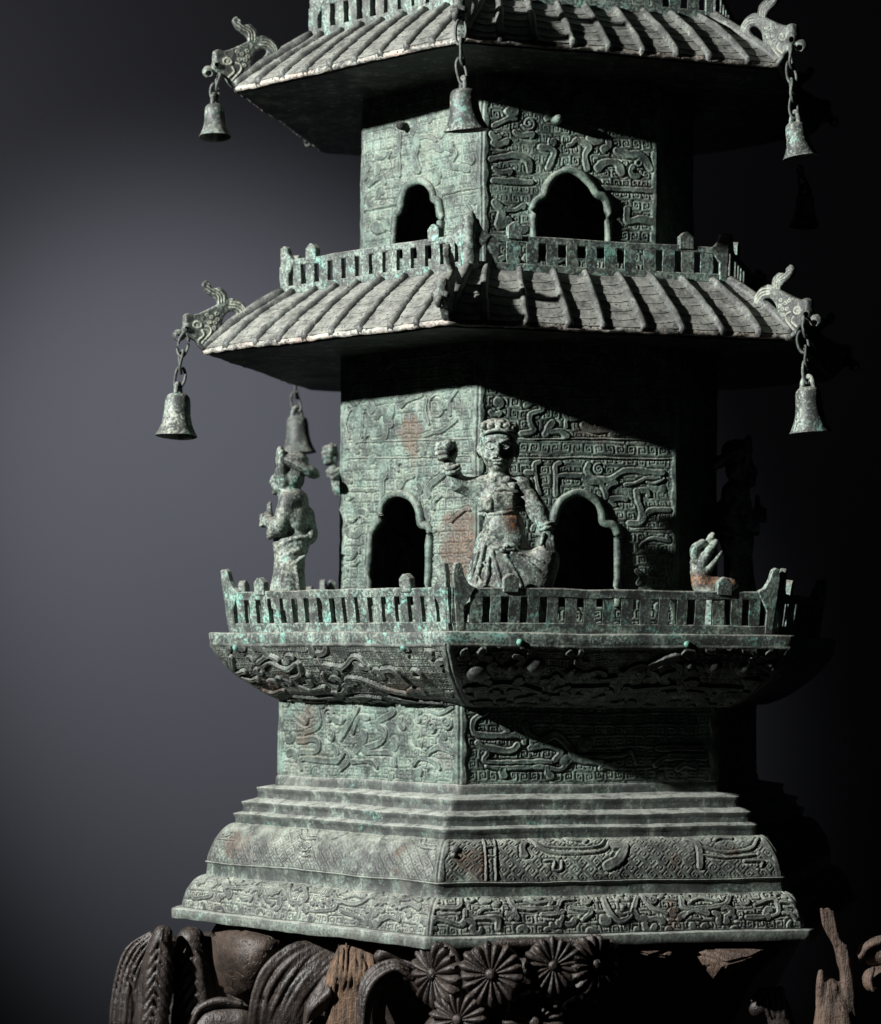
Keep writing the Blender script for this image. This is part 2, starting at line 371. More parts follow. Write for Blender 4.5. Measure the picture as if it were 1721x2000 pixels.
def relief(name, sec, k, prof, parent, mat, paint=None, du=0.00055, dv=0.00055, hole=None, edge=0.003, topedge=0.002, ground=None, gh=0.0008, wear=0.5, rust=(), frame=0.0009, smooth_prof=True):
    """a wall face of the hexagon, modelled as a displaced relief; prof is a (R,z) list from bottom to top"""
    prof = np.array(prof, float)
    PP = crom(prof, 10) if smooth_prof and len(prof) > 2 else prof
    L = np.concatenate([[0], np.cumsum(np.linalg.norm(np.diff(PP, axis=0), axis=1))]); H = L[-1]
    nv = max(3, int(H/dv)); v = np.linspace(0, H, nv)
    R = np.interp(v, L, PP[:, 0]); Z = np.interp(v, L, PP[:, 1])
    dR = np.gradient(R*CO); dZ = np.gradient(Z); nn = np.hypot(dR, dZ); nr, nz = dZ/nn, -dR/nn
    nu = max(5, int(R.max()/du)); s = np.linspace(-1, 1, nu)
    Rg = R[:, None]+0*s[None]; S = s[None]+0*R[:, None]; U = S*Rg/2; Vg = v[:, None]+0*U
    cv = Canvas(U, Vg)
    n, t = face_frame(sec, k)
    # map a photo pixel onto this face -> (u, v)
    A0 = hexpt(sec, k, 0.0, PP[0, 0], PP[0, 1]); A1 = hexpt(sec, k, 0.0, PP[-1, 0], PP[-1, 1]); vd = A1-A0; vd /= np.linalg.norm(vd); ch = np.linalg.norm(A1-A0)
    pn = np.cross(t, vd)
    def px(x, y):
        d = ray(x, y); tt = pn@(A0-CAMP)/(pn@d); P = CAMP+tt*d; return np.array([(P-A0)@t, (P-A0)@vd*H/ch])
    base = ground(U, Vg) if ground is not None else np.zeros_like(U)
    if paint: paint(cv, px, H)
    P0 = np.stack([U*1.0, Vg*1.0, 0*U+k*3.1+prof[0, 1]*9], -1)
    wr = np.clip(0.62+0.75*fbm(P0, 26, 5)+(0.5-wear), 0.12, 1)
    h = base*gh*(1-cv.M)*wr*(1-0.8*cv.D) + cv.H*(0.65+0.35*wr) - 0.0007*cv.D*(1-cv.M)
    relv = np.where(cv.M > 0.3, 0.5, (base*2-1)*wr*0.8) if ground is not None else cv.M*0.5
    relv = relv-0.35*cv.D*(1-cv.M)
    # plain frame around the panel
    de = np.minimum((1-np.abs(S))*Rg/2-edge*(1+0.3*np.sin(Vg*300)*0.6), np.minimum(Vg, H-Vg)-topedge)
    fm = np.clip(0.5-de/0.0012, 0, 1); fm = fm*fm*(3-2*fm)
    h = h*(1-fm)+frame*fm; relv = relv*(1-fm)+0.1*fm
    ends = np.clip(np.minimum((1-np.abs(S))*Rg/2, np.minimum(Vg, H-Vg))/0.0012, 0, 1)
    h = h+0.00022*fbm(P0, 260, 9)+0.0004*noise(P0, 70, 3)
    h = h*ends
    P = hexpt(sec, k, S, Rg, Z[:, None]+0*S)
    P = P+(n*nr[:, None, None]+np.array([0, 0, 1.])*nz[:, None, None])*h[..., None]
    W = warp(P)
    ru = np.zeros_like(U)
    for (x, y, rx, ry, a) in rust:
        c = px(x, y); q = ((U-c[0])/(rx*0.0004))**2+((Vg-c[1])/(ry*0.0004))**2
        ru = np.maximum(ru, 0.9*a*np.clip(1.35-q*(1+0.9*noise(P0, 110, 8))**1.0, 0, 1))
    Q = gridq(nv, nu)
    if hole is not None:
        poly = np.array([px(*p) for p in hole])
        ctr = np.stack([U, Vg], -1).reshape(-1, 2)[Q].mean(1)
        Q = Q[~inpoly(ctr, poly)]
        used = np.unique(Q); mp = -np.ones(nv*nu, dtype=np.int64); mp[used] = np.arange(len(used)); Q = mp[Q]
        me = mesh(name, W.reshape(-1, 3)[used], Q, attrs={'rel': relv.ravel()[used], 'rust': ru.ravel()[used]})
    else:
        me = mesh(name, W, Q, attrs={'rel': relv, 'rust': ru})
    o = obj(name, me, mat, parent)
    def to3(uv, out=0.0):
        v_ = np.clip(uv[1], -0.02, H+0.02); rr = np.interp(v_, L, PP[:, 0]); zz = np.interp(v_, L, PP[:, 1])+(min(0, v_) if v_ < 0 else 0)
        nrr = np.interp(v_, v, nr); nzz = np.interp(v_, v, nz)
        return n*(rr*CO+out*nrr)+t*uv[0]+np.array([SEC[sec][0], 0, zz+out*nzz])
    return o, px, to3
def inpoly(P, poly):
    x, y = P[:, 0], P[:, 1]; r = np.zeros(len(P), bool); j = len(poly)-1
    for i in range(len(poly)):
        xi, yi = poly[i]; xj, yj = poly[j]
        if yi != yj:
            c = ((yi > y) != (yj > y)) & (x < (xj-xi)*(y-yi)/(yj-yi)+xi); r ^= c
        j = i
    return r
def painter(org, sc, strokes, h=0.0013, wpx=0.00039, fill=None):
    """strokes traced in an enlarged view of the photo: list of (points, width)"""
    ox, oy = org
    def f(cv, px, H):
        for st in strokes:
            if st[0] == 'o':      # ring
                _, c, r, wd = st; c = px(ox+c[0]/sc, oy+c[1]/sc); rr = r/sc*wpx; a = np.linspace(0, 2*np.pi, 20)
                cv.stroke(np.stack([c[0]+rr*np.cos(a), c[1]+rr*np.sin(a)], -1), wd/sc*wpx, h, smooth=False)
            elif st[0] == '@':    # spiral
                _, c, r, wd, sg = st; c = px(ox+c[0]/sc, oy+c[1]/sc); cv.spiral(c, r/sc*wpx, wd/sc*wpx, h, 1.7, random.random()*6, sg)
            elif st[0] == 'b':    # boss
                _, c, r, hh = st; c = px(ox+c[0]/sc, oy+c[1]/sc); cv.blob(c, r/sc*wpx, hh)
            else:
                pts, wd = st; cv.stroke([px(ox+p[0]/sc, oy+p[1]/sc) for p in pts], wd/sc*wpx, h)
        if fill: filler(cv, *fill)
    return f

# ------------------------------------------------------------------ pagoda: base
base_plate = obj('base_plate', ring_mesh('base_plate', 'base', [(0.10, 0.0), (0.300, 0.0), (0.3004, 0.0079), (0.2890, 0.0084)]), M_STEP, PAG)
lower_band = obj('lower_band', ring_mesh('lower_band', 'base', [(0.2740, 0.0335), (0.2725, 0.0345), (0.2715, 0.0440), (0.2740, 0.0456), (0.2690, 0.0459)]), M_STEP, PAG)
mid_band = obj('middle_band', ring_mesh('middle_band', 'base', [(0.2525, 0.0750), (0.2490, 0.0757), (0.2470, 0.0760)]), M_STEP, PAG)
for i, pr in enumerate(([(0.2480, 0.0745), (0.2482, 0.0800), (0.2503, 0.0837), (0.2430, 0.0858)],
                        [(0.2436, 0.0845), (0.2420, 0.0895), (0.2440, 0.0933), (0.2300, 0.0968)],
                        [(0.2312, 0.0955), (0.2296, 0.1005), (0.2313, 0.1049), (0.2085, 0.1085)])):
    obj('step', ring_mesh('step', 'step', pr), M_STEP, PAG)
plinth = obj('plinth', ring_mesh('plinth', 'plinth', [(0.2122, 0.1070), (0.2118, 0.1125), (0.2104, 0.1152), (0.2080, 0.1158)]), M_STEP, PAG)
LOW = [(0.2910, 0.0080), (0.2908, 0.0110), (0.2884, 0.0190), (0.2838, 0.0268), (0.2786, 0.0320), (0.2718, 0.0345)]
MID = [(0.2708, 0.0455), (0.2704, 0.0500), (0.2664, 0.0605), (0.2598, 0.0700), (0.2545, 0.0742), (0.2487, 0.0758)]
PLI = [(0.2092, 0.1150), (0.2090, 0.1450), (0.2088, 0.1775)]
CYM = [(0.2075, 0.1745), (0.2165, 0.1768), (0.2340, 0.1845), (0.2575, 0.2000), (0.2710, 0.2150), (0.2752, 0.2220)]
g_sq = lambda p: (lambda U, V: leiwen(U+1, V+1, p))
g_di = lambda p: (lambda U, V: leiwen(U+1, V+1, p, math.pi/4))
low_r = painter((830, 1500), 2.125, [([(40, 600), (130, 600), (140, 560)], 20), ('o', (180, 565), 16, 10), ([(30, 640), (150, 660), (160, 610)], 18), ([(180, 640), (290, 640), (300, 670)], 22),
    ([(350, 570), (380, 600), (530, 600), (560, 570), (610, 560)], 20), ([(390, 565), (520, 568)], 16), ([(370, 590), (380, 640)], 15), ([(480, 625), (560, 625), (550, 660)], 18), ([(600, 600), (680, 610), (650, 640)], 18),
    ([(735, 560), (755, 610), (800, 645), (850, 625), (875, 560)], 20), ('b', (795, 570), 14, 0.002), ('b', (842, 566), 14, 0.002), ('b', (815, 598), 13, 0.0025), ([(790, 618), (840, 618)], 12),
    ([(900, 560), (940, 600), (1000, 620)], 16), ('@', (940, 570), 22, 9, 1), ([(1060, 560), (1080, 600), (1230, 590), (1262, 545)], 20), ([(1090, 570), (1210, 572)], 14), ([(1070, 622), (1170, 622)], 16), ('o', (1410, 548), 17, 12), ('b', (1410, 548), 8, 0.002),
    ([(1360, 585), (1440, 565), (1455, 620), (1330, 632)], 17), ([(1470, 570), (1540, 600)], 16), ([(1480, 610), (1540, 640)], 14), ('@', (660, 570), 22, 9, -1), ('@', (1320, 570), 24, 9, 1)], 0.0017, fill=(90, 1, 0.0036, 0.0014, 0.010, 0.35))
low_l = painter((320, 1500), 2.967, [([(200, 770), (300, 760), (290, 720)], 22), ([(390, 680), (420, 720), (540, 710), (565, 660)], 24), ([(430, 690), (530, 685)], 16), ([(460, 770), (530, 770)], 24), ([(740, 700), (760, 800), (845, 790), (830, 720)], 30),
    ('b', (775, 735), 18, 0.002), ('b', (810, 740), 16, 0.002), ([(900, 845), (1020, 835), (1010, 765)], 22), ([(1020, 800), (1150, 810), (1265, 740)], 28), ([(1060, 785), (1180, 780)], 14), ([(1050, 850), (1180, 900)], 22), ('@', (1340, 800), 32, 13, 1), ('@', (680, 740), 28, 12, -1), ('@', (985, 750), 28, 12, 1),
    ([(1400, 830), (1500, 845)], 26), ([(1270, 900), (1380, 905)], 22), ([(1420, 780), (1500, 800)], 20), ([(600, 760), (660, 800)], 18), ([(130, 740), (180, 660)], 20), ([(560, 690), (620, 640)], 18)], 0.0017, fill=(90, 2, 0.0036, 0.0014, 0.010, 0.35))
mid_r = painter((830, 1500), 2.125, [([(400, 335), (410, 380)], 24), ([(430, 305), (470, 350), (540, 372), (720, 367), (765, 325)], 13), ([(450, 325), (520, 352), (700, 349), (745, 315)], 8), ([(580, 312), (660, 316)], 18), ([(775, 345), (820, 345), (800, 395), (755, 420)], 36),
    ([(490, 400), (530, 400), (530, 430), (560, 430), (560, 400)], 9), ([(1080, 310), (1130, 340), (1140, 420)], 22), ([(1150, 350), (1250, 368), (1350, 352), (1382, 310)], 13), ([(1150, 378), (1260, 388), (1360, 378)], 8), ([(1200, 312), (1270, 312)], 16), ([(1320, 400), (1390, 400), (1390, 420)], 11),
    ([(240, 305), (252, 468)], 8), ([(283, 305), (292, 468)], 8), ([(250, 350), (285, 350), (285, 385), (258, 385)], 8), ('b', (120, 360), 20, 0.003), ('b', (112, 385), 12, 0.003)], 0.0013)
mid_l = painter((320, 1500), 2.967, [([(810, 380), (830, 440), (900, 440)], 12), ([(840, 370), (855, 420), (910, 425)], 9), ('b', (950, 470), 50, 0.0014), ([(1000, 440), (1050, 410), (1080, 370)], 12), ([(800, 490), (870, 500)], 10), ([(800, 515), (870, 525)], 8), ([(1490, 430), (1510, 490), (1590, 500)], 12), ([(1520, 420), (1535, 470), (1590, 480)], 9), ([(300, 400), (420, 410)], 8), ([(290, 430), (430, 440)], 8), ([(510, 400), (530, 370)], 14), ([(540, 480), (540, 540)], 12)], 0.0009)
pl_r = painter((850, 1200), 2.295, [([(225, 440), (172, 480), (190, 540), (380, 545), (405, 580)], 24), ([(190, 578), (230, 600), (340, 612), (372, 590)], 26), ([(235, 622), (240, 662), (520, 660)], 19), ([(230, 682), (300, 690), (480, 685), (560, 692), (602, 650)], 19), ([(300, 700), (312, 722)], 34), ([(500, 690), (522, 722)], 30),
    ([(430, 600), (500, 590), (560, 610), (540, 650)], 27), ('o', (450, 572), 20, 14), ('b', (580, 650), 30, 0.0022), ([(400, 500), (455, 560)], 28), ([(350, 490), (400, 550)], 14), ([(480, 570), (540, 540), (600, 590), (630, 640), (740, 660)], 32), ('b', (670, 575), 38, 0.002), ([(650, 630), (820, 632), (880, 618), (905, 672)], 14),
    ([(740, 680), (800, 682)], 28), ([(990, 672), (1050, 640), (1210, 642)], 32), ([(1090, 682), (1160, 682)], 28), ('b', (1012, 722), 20, 0.002), ([(1000, 600), (1200, 600)], 26), ([(290, 480), (330, 525)], 14)], 0.0015)
pl_l = painter((380, 1180), 2.967, [([(720, 600), (722, 700), (640, 745)], 20), ('@', (775, 645), 38, 12, 1), ('@', (790, 760), 34, 12, -1), ([(850, 775), (920, 650), (950, 600)], 34), ([(920, 740), (960, 660), (1015, 660)], 24), ('b', (975, 700), 26, 0.0016), ([(1150, 600), (1150, 630), (1062, 690), (1110, 735), (1090, 795), (1000, 835)], 28),
    ([(600, 790), (710, 780), (705, 850), (620, 852)], 26), ([(620, 950), (632, 892), (820, 905), (880, 850), (902, 900), (840, 962)], 26), ([(920, 912), (1030, 912), (1062, 942)], 22), ([(1000, 862), (1150, 862), (1172, 932)], 22), ([(1280, 932), (1320, 892), (1400, 922), (1422, 952)], 22), ([(1360, 852), (1500, 862)], 26), ('@', (1382, 712), 34, 12, 1), ('@', (1465, 690), 34, 12, -1), ([(580, 640), (640, 690), (660, 640)], 18), ([(1370, 620), (1430, 640), (1500, 600)], 18)], 0.0016, wpx=0.00050, fill=(40, 11, 0.0050, 0.0013, 0.012, 0.1))
cy_l = painter((380, 1180), 2.967, [([(240, 285), (262, 350), (320, 342)], 34), ([(420, 322), (465, 302), (560, 332), (620, 302), (642, 350), (590, 372)], 22), ([(400, 302), (450, 276), (505, 290)], 28), ([(780, 312), (880, 322), (940, 280), (1000, 302), (1062, 352)], 28), ('o', (1010, 392), 24, 14), ('o', (520, 385), 24, 14), ([(920, 372), (1000, 380), (1130, 435), (1250, 465)], 30),
    ([(1120, 332), (1180, 332), (1232, 372), (1262, 402)], 34), ('o', (1320, 352), 36, 18), ([(600, 490), (720, 500), (820, 490)], 20), ([(930, 492), (1010, 478), (1100, 492)], 20), ([(1150, 482), (1300, 520), (1450, 540)], 18), ([(320, 382), (390, 382)], 28), ([(760, 352), (850, 432)], 26), ([(640, 420), (700, 440), (780, 420)], 24), ([(400, 430), (470, 470), (540, 450)], 26), ('b', (690, 360), 26, 0.003), ([(840, 460), (900, 440)], 24), ([(560, 520), (760, 530)], 16)], 0.0026, fill=(60, 3, 0.0046, 0.0018, 0.013, 0.22))
cy_r = painter((850, 1200), 2.295, [('b', (180, 225), 55, 0.006), ('b', (330, 208), 38, 0.005), ('b', (440, 205), 50, 0.005), ('b', (610, 225), 46, 0.005), ('b', (830, 218), 20, 0.004), ([(960, 200), (1010, 185), (1080, 172)], 44), ('b', (1130, 195), 26, 0.005), ('b', (1240, 205), 42, 0.005), ('b', (1380, 215), 42, 0.005), ('b', (1490, 205), 32, 0.005), ([(680, 235), (800, 235)], 12), ([(150, 280), (320, 270), (460, 300)], 24), ([(560, 290), (760, 280)], 24), ([(860, 290), (1060, 270)], 26), ([(1160, 280), (1360, 290)], 24), ([(1400, 250), (1500, 270)], 18)], 0.003, fill=(120, 4, 0.0050, 0.0022, 0.013, 0.4))
for k in (-1, 0, 1, 2, 3, 4):
    vis = k in (-1, 0); d = 0.00058 if vis else 0.0016
    rust_low = {0: [(1313, 1790, 12, 40, 0.9)], -1: [(1313, 0, 1, 1, 0)]}.get(k, [])
    relief('relief_panel', 'base', k, LOW, lower_band, M_BASE, low_l if k == -1 else low_r if k == 0 else None, d, d, ground=g_sq(0.0082), gh=0.0011, wear=0.25, edge=0.003, topedge=0.0016, rust=rust_low, frame=0.0011)
    rust_mid = {0: [(922, 1688, 34, 34, 1), (1430, 1674, 14, 14, 0.8), (1318, 1695, 8, 20, 0.6)], -1: [(465, 1655, 38, 32, 0.8), (783, 1675, 14, 14, 1), (775, 1705, 18, 10, 0.6)]}.get(k, [])
    relief('relief_panel', 'base', k, MID, mid_band, M_BASE, mid_l if k == -1 else mid_r if k == 0 else None, d, d, ground=g_di(0.0078), gh=0.0008, wear=0.62 if k == -1 else 0.3, edge=0.0045, topedge=0.0014, rust=rust_mid)
    rust_pl = {-1: [(600, 1415, 26, 50, 0.75), (620, 1470, 60, 16, 0.45)]}.get(k, [])
    relief('relief_panel', 'plinth', k, PLI, plinth, M_WALL, pl_l if k == -1 else pl_r if k == 0 else None, d, d, ground=g_sq(0.0085), gh=0.0010, wear=0.5 if k == -1 else 0.3, edge=0.005, topedge=0.0012, rust=rust_pl, frame=0.0014)
cornice = obj('balcony_cornice', ring_mesh('balcony_cornice', 'ledge', [(0.2735, 0.2200), (0.2752, 0.2213), (0.2762, 0.2295), (0.2750, 0.2303), (0.2560, 0.2309), (0.10, 0.2309)]), M_RAIL, PAG)
for k in (-1, 0, 1, 2, 3, 4):
    vis = k in (-1, 0); d = 0.00060 if vis else 0.0016
    rc = {-1: [(535, 1325, 40, 26, 0.9), (800, 1325, 60, 22, 0.8), (560, 1300, 30, 8, 0.8)]}.get(k, [])
    relief('relief_panel', 'ledge', k, CYM, cornice, M_BASE, cy_l if k == -1 else cy_r if k == 0 else None, d, d, ground=g_sq(0.0070), gh=0.0009, wear=0.35, edge=0.005, topedge=0.003, rust=rc, frame=0.0012)
# small turquoise studs on the cornice
def stud(P, n, r, ln, parent, mat):
    n = np.asarray(n, float); n = n/np.linalg.norm(n)
    V, Q, T = tube(np.array([P, P+n*ln*0.8, P+n*ln]), [r, r*0.9, r*0.5], 8)
    return obj('stud', mesh('stud', warp(V), Q, T=T), mat, parent)
M_TURQ = bronze('turquoise_stud', 0.9, 0.1, 1.0, speck=0.1, vcol=(0.14, 0.40, 0.34))
for k, pts in ((-1, ((465, 1268), (793, 1268))), (0, ((1014, 1258), (1340, 1262)))):
    n, t = face_frame('ledge', k)
    A0 = hexpt('ledge', k, 0.0, 0.2725, 0.2165)
    for (x, y) in pts:
        d = ray(x, y); tt = n@(A0-CAMP)/(n@d); stud(CAMP+tt*d-n*0.003, n+np.array([0, 0, 0.25]), 0.0030, 0.0075, cornice, M_TURQ)

# ------------------------------------------------------------------ pagoda: storeys
A1L = [(300, 2100), (300, 1900), (308, 1500), (328, 1420), (372, 1345), (402, 1300), (405, 1240), (430, 1160), (490, 1090), (580, 1063), (670, 1090), (735, 1150), (772, 1230), (785, 1320), (800, 1358), (848, 1375), (868, 1430), (862, 1550), (845, 1900), (845, 2100)]
A1L = [(660+x/4.763, 740+y/4.763) for x, y in A1L]
_r = [(720, 835), (790, 852), (850, 900), (884, 970), (895, 1030), (955, 1055), (984, 1105), (985, 1200), (980, 1460), (980, 1600)]
A1R = [(2*725-x, y) for x, y in _r[::-1]][:-1]+_r
A1R = [(920+x/3.442, 720+y/3.442) for x, y in A1R]
A2L = [(680+x/2.459, 220+y/2.459) for x, y in [(222, 700), (225, 610), (232, 500), (255, 470), (262, 410), (290, 350), (345, 325), (385, 340), (410, 380), (416, 412), (440, 432), (450, 500), (447, 600), (445, 700)]]
A2R = [(680+x/2.459, 220+y/2.459) for x, y in [(890, 700), (890, 580), (886, 470), (900, 425), (935, 395), (955, 345), (1000, 295), (1060, 275), (1120, 298), (1170, 350), (1195, 392), (1228, 408), (1246, 450), (1246, 600), (1244, 700)]]
b1r = painter((920, 720), 3.442, [('@', (180, 225), 38, 18, 1), ([(130, 300), (190, 300)], 34), ([(370, 240), (420, 212), (460, 215)], 42), ([(470, 240), (468, 280), (402, 300), (395, 360), (420, 410), (340, 432)], 38), ([(540, 242), (590, 232)], 46), ([(500, 440), (530, 380), (548, 360)], 42), ([(540, 424), (600, 420), (645, 452)], 38), ([(620, 290), (642, 330), (700, 340), (760, 312), (800, 300)], 28), ([(640, 340), (642, 392)], 24),
    ([(760, 380), (800, 402), (860, 412), (920, 400)], 54), ('o', (775, 375), 12, 10), ('o', (835, 395), 10, 9), ([(940, 442), (1000, 430), (1062, 410)], 32), ('@', (955, 435), 26, 12, 1), ([(1120, 400), (1162, 462)], 38), ([(465, 625), (432, 642), (432, 692), (372, 695)], 32), ([(440, 700), (452, 780), (470, 840)], 26), ([(602, 632), (572, 652), (576, 722), (574, 850)], 32), ([(600, 722), (680, 722), (742, 722)], 34),
    ([(790, 652), (780, 690), (820, 742), (900, 752), (960, 732), (1020, 692), (1100, 682), (1180, 690), (1290, 702)], 40), ('@', (858, 680), 42, 14, 1), ([(762, 742), (800, 762), (870, 772), (902, 830), (910, 872)], 38), ([(910, 800), (980, 772)], 28), ([(940, 882), (1000, 872), (1042, 882)], 36), ([(960, 922), (940, 882)], 28), ([(1040, 782), (1100, 772), (1180, 732), (1270, 732)], 22), ([(1180, 760), (1230, 770), (1300, 740)], 18),
    ([(1110, 822), (1180, 822), (1192, 852)], 38), ([(1110, 822), (1122, 900), (1142, 972), (1130, 1042)], 40), ([(1060, 1042), (1140, 1032), (1200, 962), (1330, 952)], 36), ([(1140, 962), (1162, 1002)], 20), ('b', (1290, 810), 34, 0.0015), ([(1110, 1362), (1142, 1400), (1120, 1442)], 38), ([(1222, 1352), (1282, 1442)], 24), ([(1130, 1172), (1330, 1166)], 22), ([(300, 470), (1330, 478)], 7), ([(280, 598), (1330, 606)], 7), ([(1100, 1080), (1330, 1076)], 7)], 0.0013, fill=(26, 5, 0.0052, 0.0014, 0.014, 0.08))
b1l = painter((660, 740), 4.763, [([(100, 290), (112, 560)], 12), ([(232, 302), (232, 430), (222, 540)], 26), ([(290, 520), (252, 588)], 20), ([(330, 578), (420, 566), (462, 520), (462, 420), (510, 350), (522, 260)], 42), ([(600, 262), (680, 202), (790, 152)], 34), ([(832, 200), (822, 300), (852, 420)], 38), ([(810, 532), (900, 500), (982, 480), (1112, 380)], 36), ([(1050, 332), (1052, 200), (1112, 112)], 34), ([(440, 782), (452, 900), (422, 942), (426, 1100)], 42), ([(572, 782), (560, 852)], 26), ([(560, 1042), (632, 932), (702, 902)], 42), ([(850, 1082), (862, 1000), (932, 942), (1012, 882)], 48), ([(130, 1042), (350, 1042)], 28), ([(100, 1342), (192, 1262)], 26), ([(80, 1692), (200, 1582)], 26), ([(140, 1742), (202, 1682)], 20), ([(1070, 1312), (1182, 1212), (1232, 1212)], 30), ([(890, 1192), (962, 1092)], 30), ('@', (235, 300), 34, 14, 1), ('@', (1000, 240), 44, 16, -1), ('@', (500, 420), 40, 14, 1), ([(110, 592), (1250, 560)], 8), ([(120, 745), (1230, 720)], 8), ('o', (930, 250), 90, 16), ([(70, 940), (130, 960)], 26), ([(90, 1140), (140, 1100)], 22)], 0.0017, wpx=0.00048, fill=(70, 6, 0.0050, 0.0010, 0.014, 0.12))
b2r = painter((680, 220), 2.459, [([(700, 62), (760, 32), (802, 27)], 24), ('@', (862, 48), 36, 12, 1), ([(700, 152), (760, 132)], 28), ([(690, 222), (790, 202), (860, 222), (872, 272)], 32), ('@', (980, 140), 26, 11, 1), ([(920, 160), (990, 182), (960, 260)], 32), ([(1100, 130), (1162, 160), (1140, 202), (1150, 270)], 27), ([(1200, 270), (1230, 242), (1290, 242), (1312, 290)], 36), ([(1290, 182), (1340, 202), (1400, 202), (1452, 270)], 36), ('o', (1395, 242), 15, 11), ([(700, 432), (740, 472), (720, 542), (772, 522)], 40), ([(760, 472), (842, 442)], 20), ([(1340, 462), (1342, 522), (1400, 512), (1470, 522)], 36), ([(700, 325), (880, 330)], 28), ([(1210, 365), (1470, 375)], 26), ([(800, 100), (880, 95)], 24), ([(780, 540), (850, 560)], 30), ([(700, 275), (780, 275)], 20), ([(1060, 160), (1090, 130)], 18)], 0.0013, fill=(40, 7, 0.0050, 0.0014, 0.012, 0.1))
b2l = painter((680, 220), 2.459, [([(252, 100), (246, 300)], 22), ([(330, 152), (342, 270)], 32), ([(120, 212), (202, 192)], 18), ([(100, 352), (162, 312), (180, 340)], 18), ([(480, 162), (522, 192), (500, 252), (582, 272)], 26), ('@', (595, 222), 24, 10, 1), ('@', (500, 160), 26, 10, -1), ([(430, 130), (390, 110), (340, 120)], 18), ([(410, 270), (440, 300)], 20), ([(570, 440), (590, 480), (545, 500)], 22), ([(80, 470), (230, 440)], 10), ([(460, 390), (620, 360)], 10), ([(130, 560), (200, 530)], 40)], 0.0017, wpx=0.00048, fill=(60, 8, 0.0046, 0.0010, 0.012, 0.12))
def g_wall(p, z1, z2):
    def f(U, V):
        return leiwen(U+1, V+1, p)
    return f
def storey(name, sec, R0, z0, R1, z1, paints, holes, rusts, pitch):
    w_ = obj('storey_wall', ring_mesh('storey_wall', sec, [(R0+0.002, z0), (R0+0.002, z0+0.004), (R0-0.004, z0+0.0045)]), M_WALL, PAG)
    info = {}
    for k in (-1, 0, 1, 2, 3, 4):
        vis = k in (-1, 0); d = 0.00056 if vis else 0.0014
        hole = holes.get(k)
        o, px, to3 = relief('relief_panel', sec, k, [(R0, z0), ((R0+R1)/2, (z0+z1)/2), (R1, z1)], w_, M_WALL, paints.get(k), d*1.2 if k == -1 else d, d, hole=hole, ground=g_wall(pitch, 0, 0), gh=0.0009, wear=0.45 if k == -1 else 0.3, edge=0.0048, topedge=0.001, rust=rusts.get(k, []), frame=0.0012)
        info[k] = (px, to3)
        if hole is not None:
            uv = np.array([px(*p) for p in hole]); uv = crom(uv, 4)
            P = np.array([to3(q, 0.0012) for q in uv]); P = P[P[:, 2] > z0-0.002]
            rr = 0.0034*(1+0.20*np.array([noise(p[None], 90, 3)[0] for p in P]))
            V, Q, T = tube(P, rr, 10)
            obj('arch_frame', mesh('arch_frame', warp(V), Q, T=T), M_WALL, w_)
            # the reveal of the opening, through the thickness of the wall
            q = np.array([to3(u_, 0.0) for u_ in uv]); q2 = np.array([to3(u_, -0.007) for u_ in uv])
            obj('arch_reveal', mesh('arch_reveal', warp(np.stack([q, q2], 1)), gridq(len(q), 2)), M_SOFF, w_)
    return w_, info
W1, I1 = storey('lower', 'b1', 0.1648, 0.2305, 0.1646, 0.4660, {-1: b1l, 0: b1r}, {-1: A1L, 0: A1R}, {-1: [(805, 850, 34, 42, 1.0), (808, 890, 16, 50, 0.6), (905, 1075, 66, 90, 1.2)], 0: [(1160, 842, 44, 26, 0.8)]}, 0.0088)
W2, I2 = storey('upper', 'b2', 0.1472, 0.5080, 0.1460, 0.6820, {-1: b2l, 0: b2r}, {-1: A2L, 0: A2R}, {0: [(1300, 255, 20, 30, 0.6)]}, 0.0084)
W3 = obj('storey_wall', ring_mesh('storey_wall', 'r2', [(0.130, 0.722), (0.130, 0.86), (0.02, 0.861)]), M_WALL, PAG)
n, t = face_frame('b2', 0)
px, to3 = I2[0]; stud(to3(px(1083, 236), -0.002), n, 0.0040, 0.018, W2, M_WALL)
n, t = face_frame('b2', -1); px, to3 = I2[-1]; stud(to3(px(795, 247), -0.002), n, 0.0038, 0.012, W2, M_SOFF)

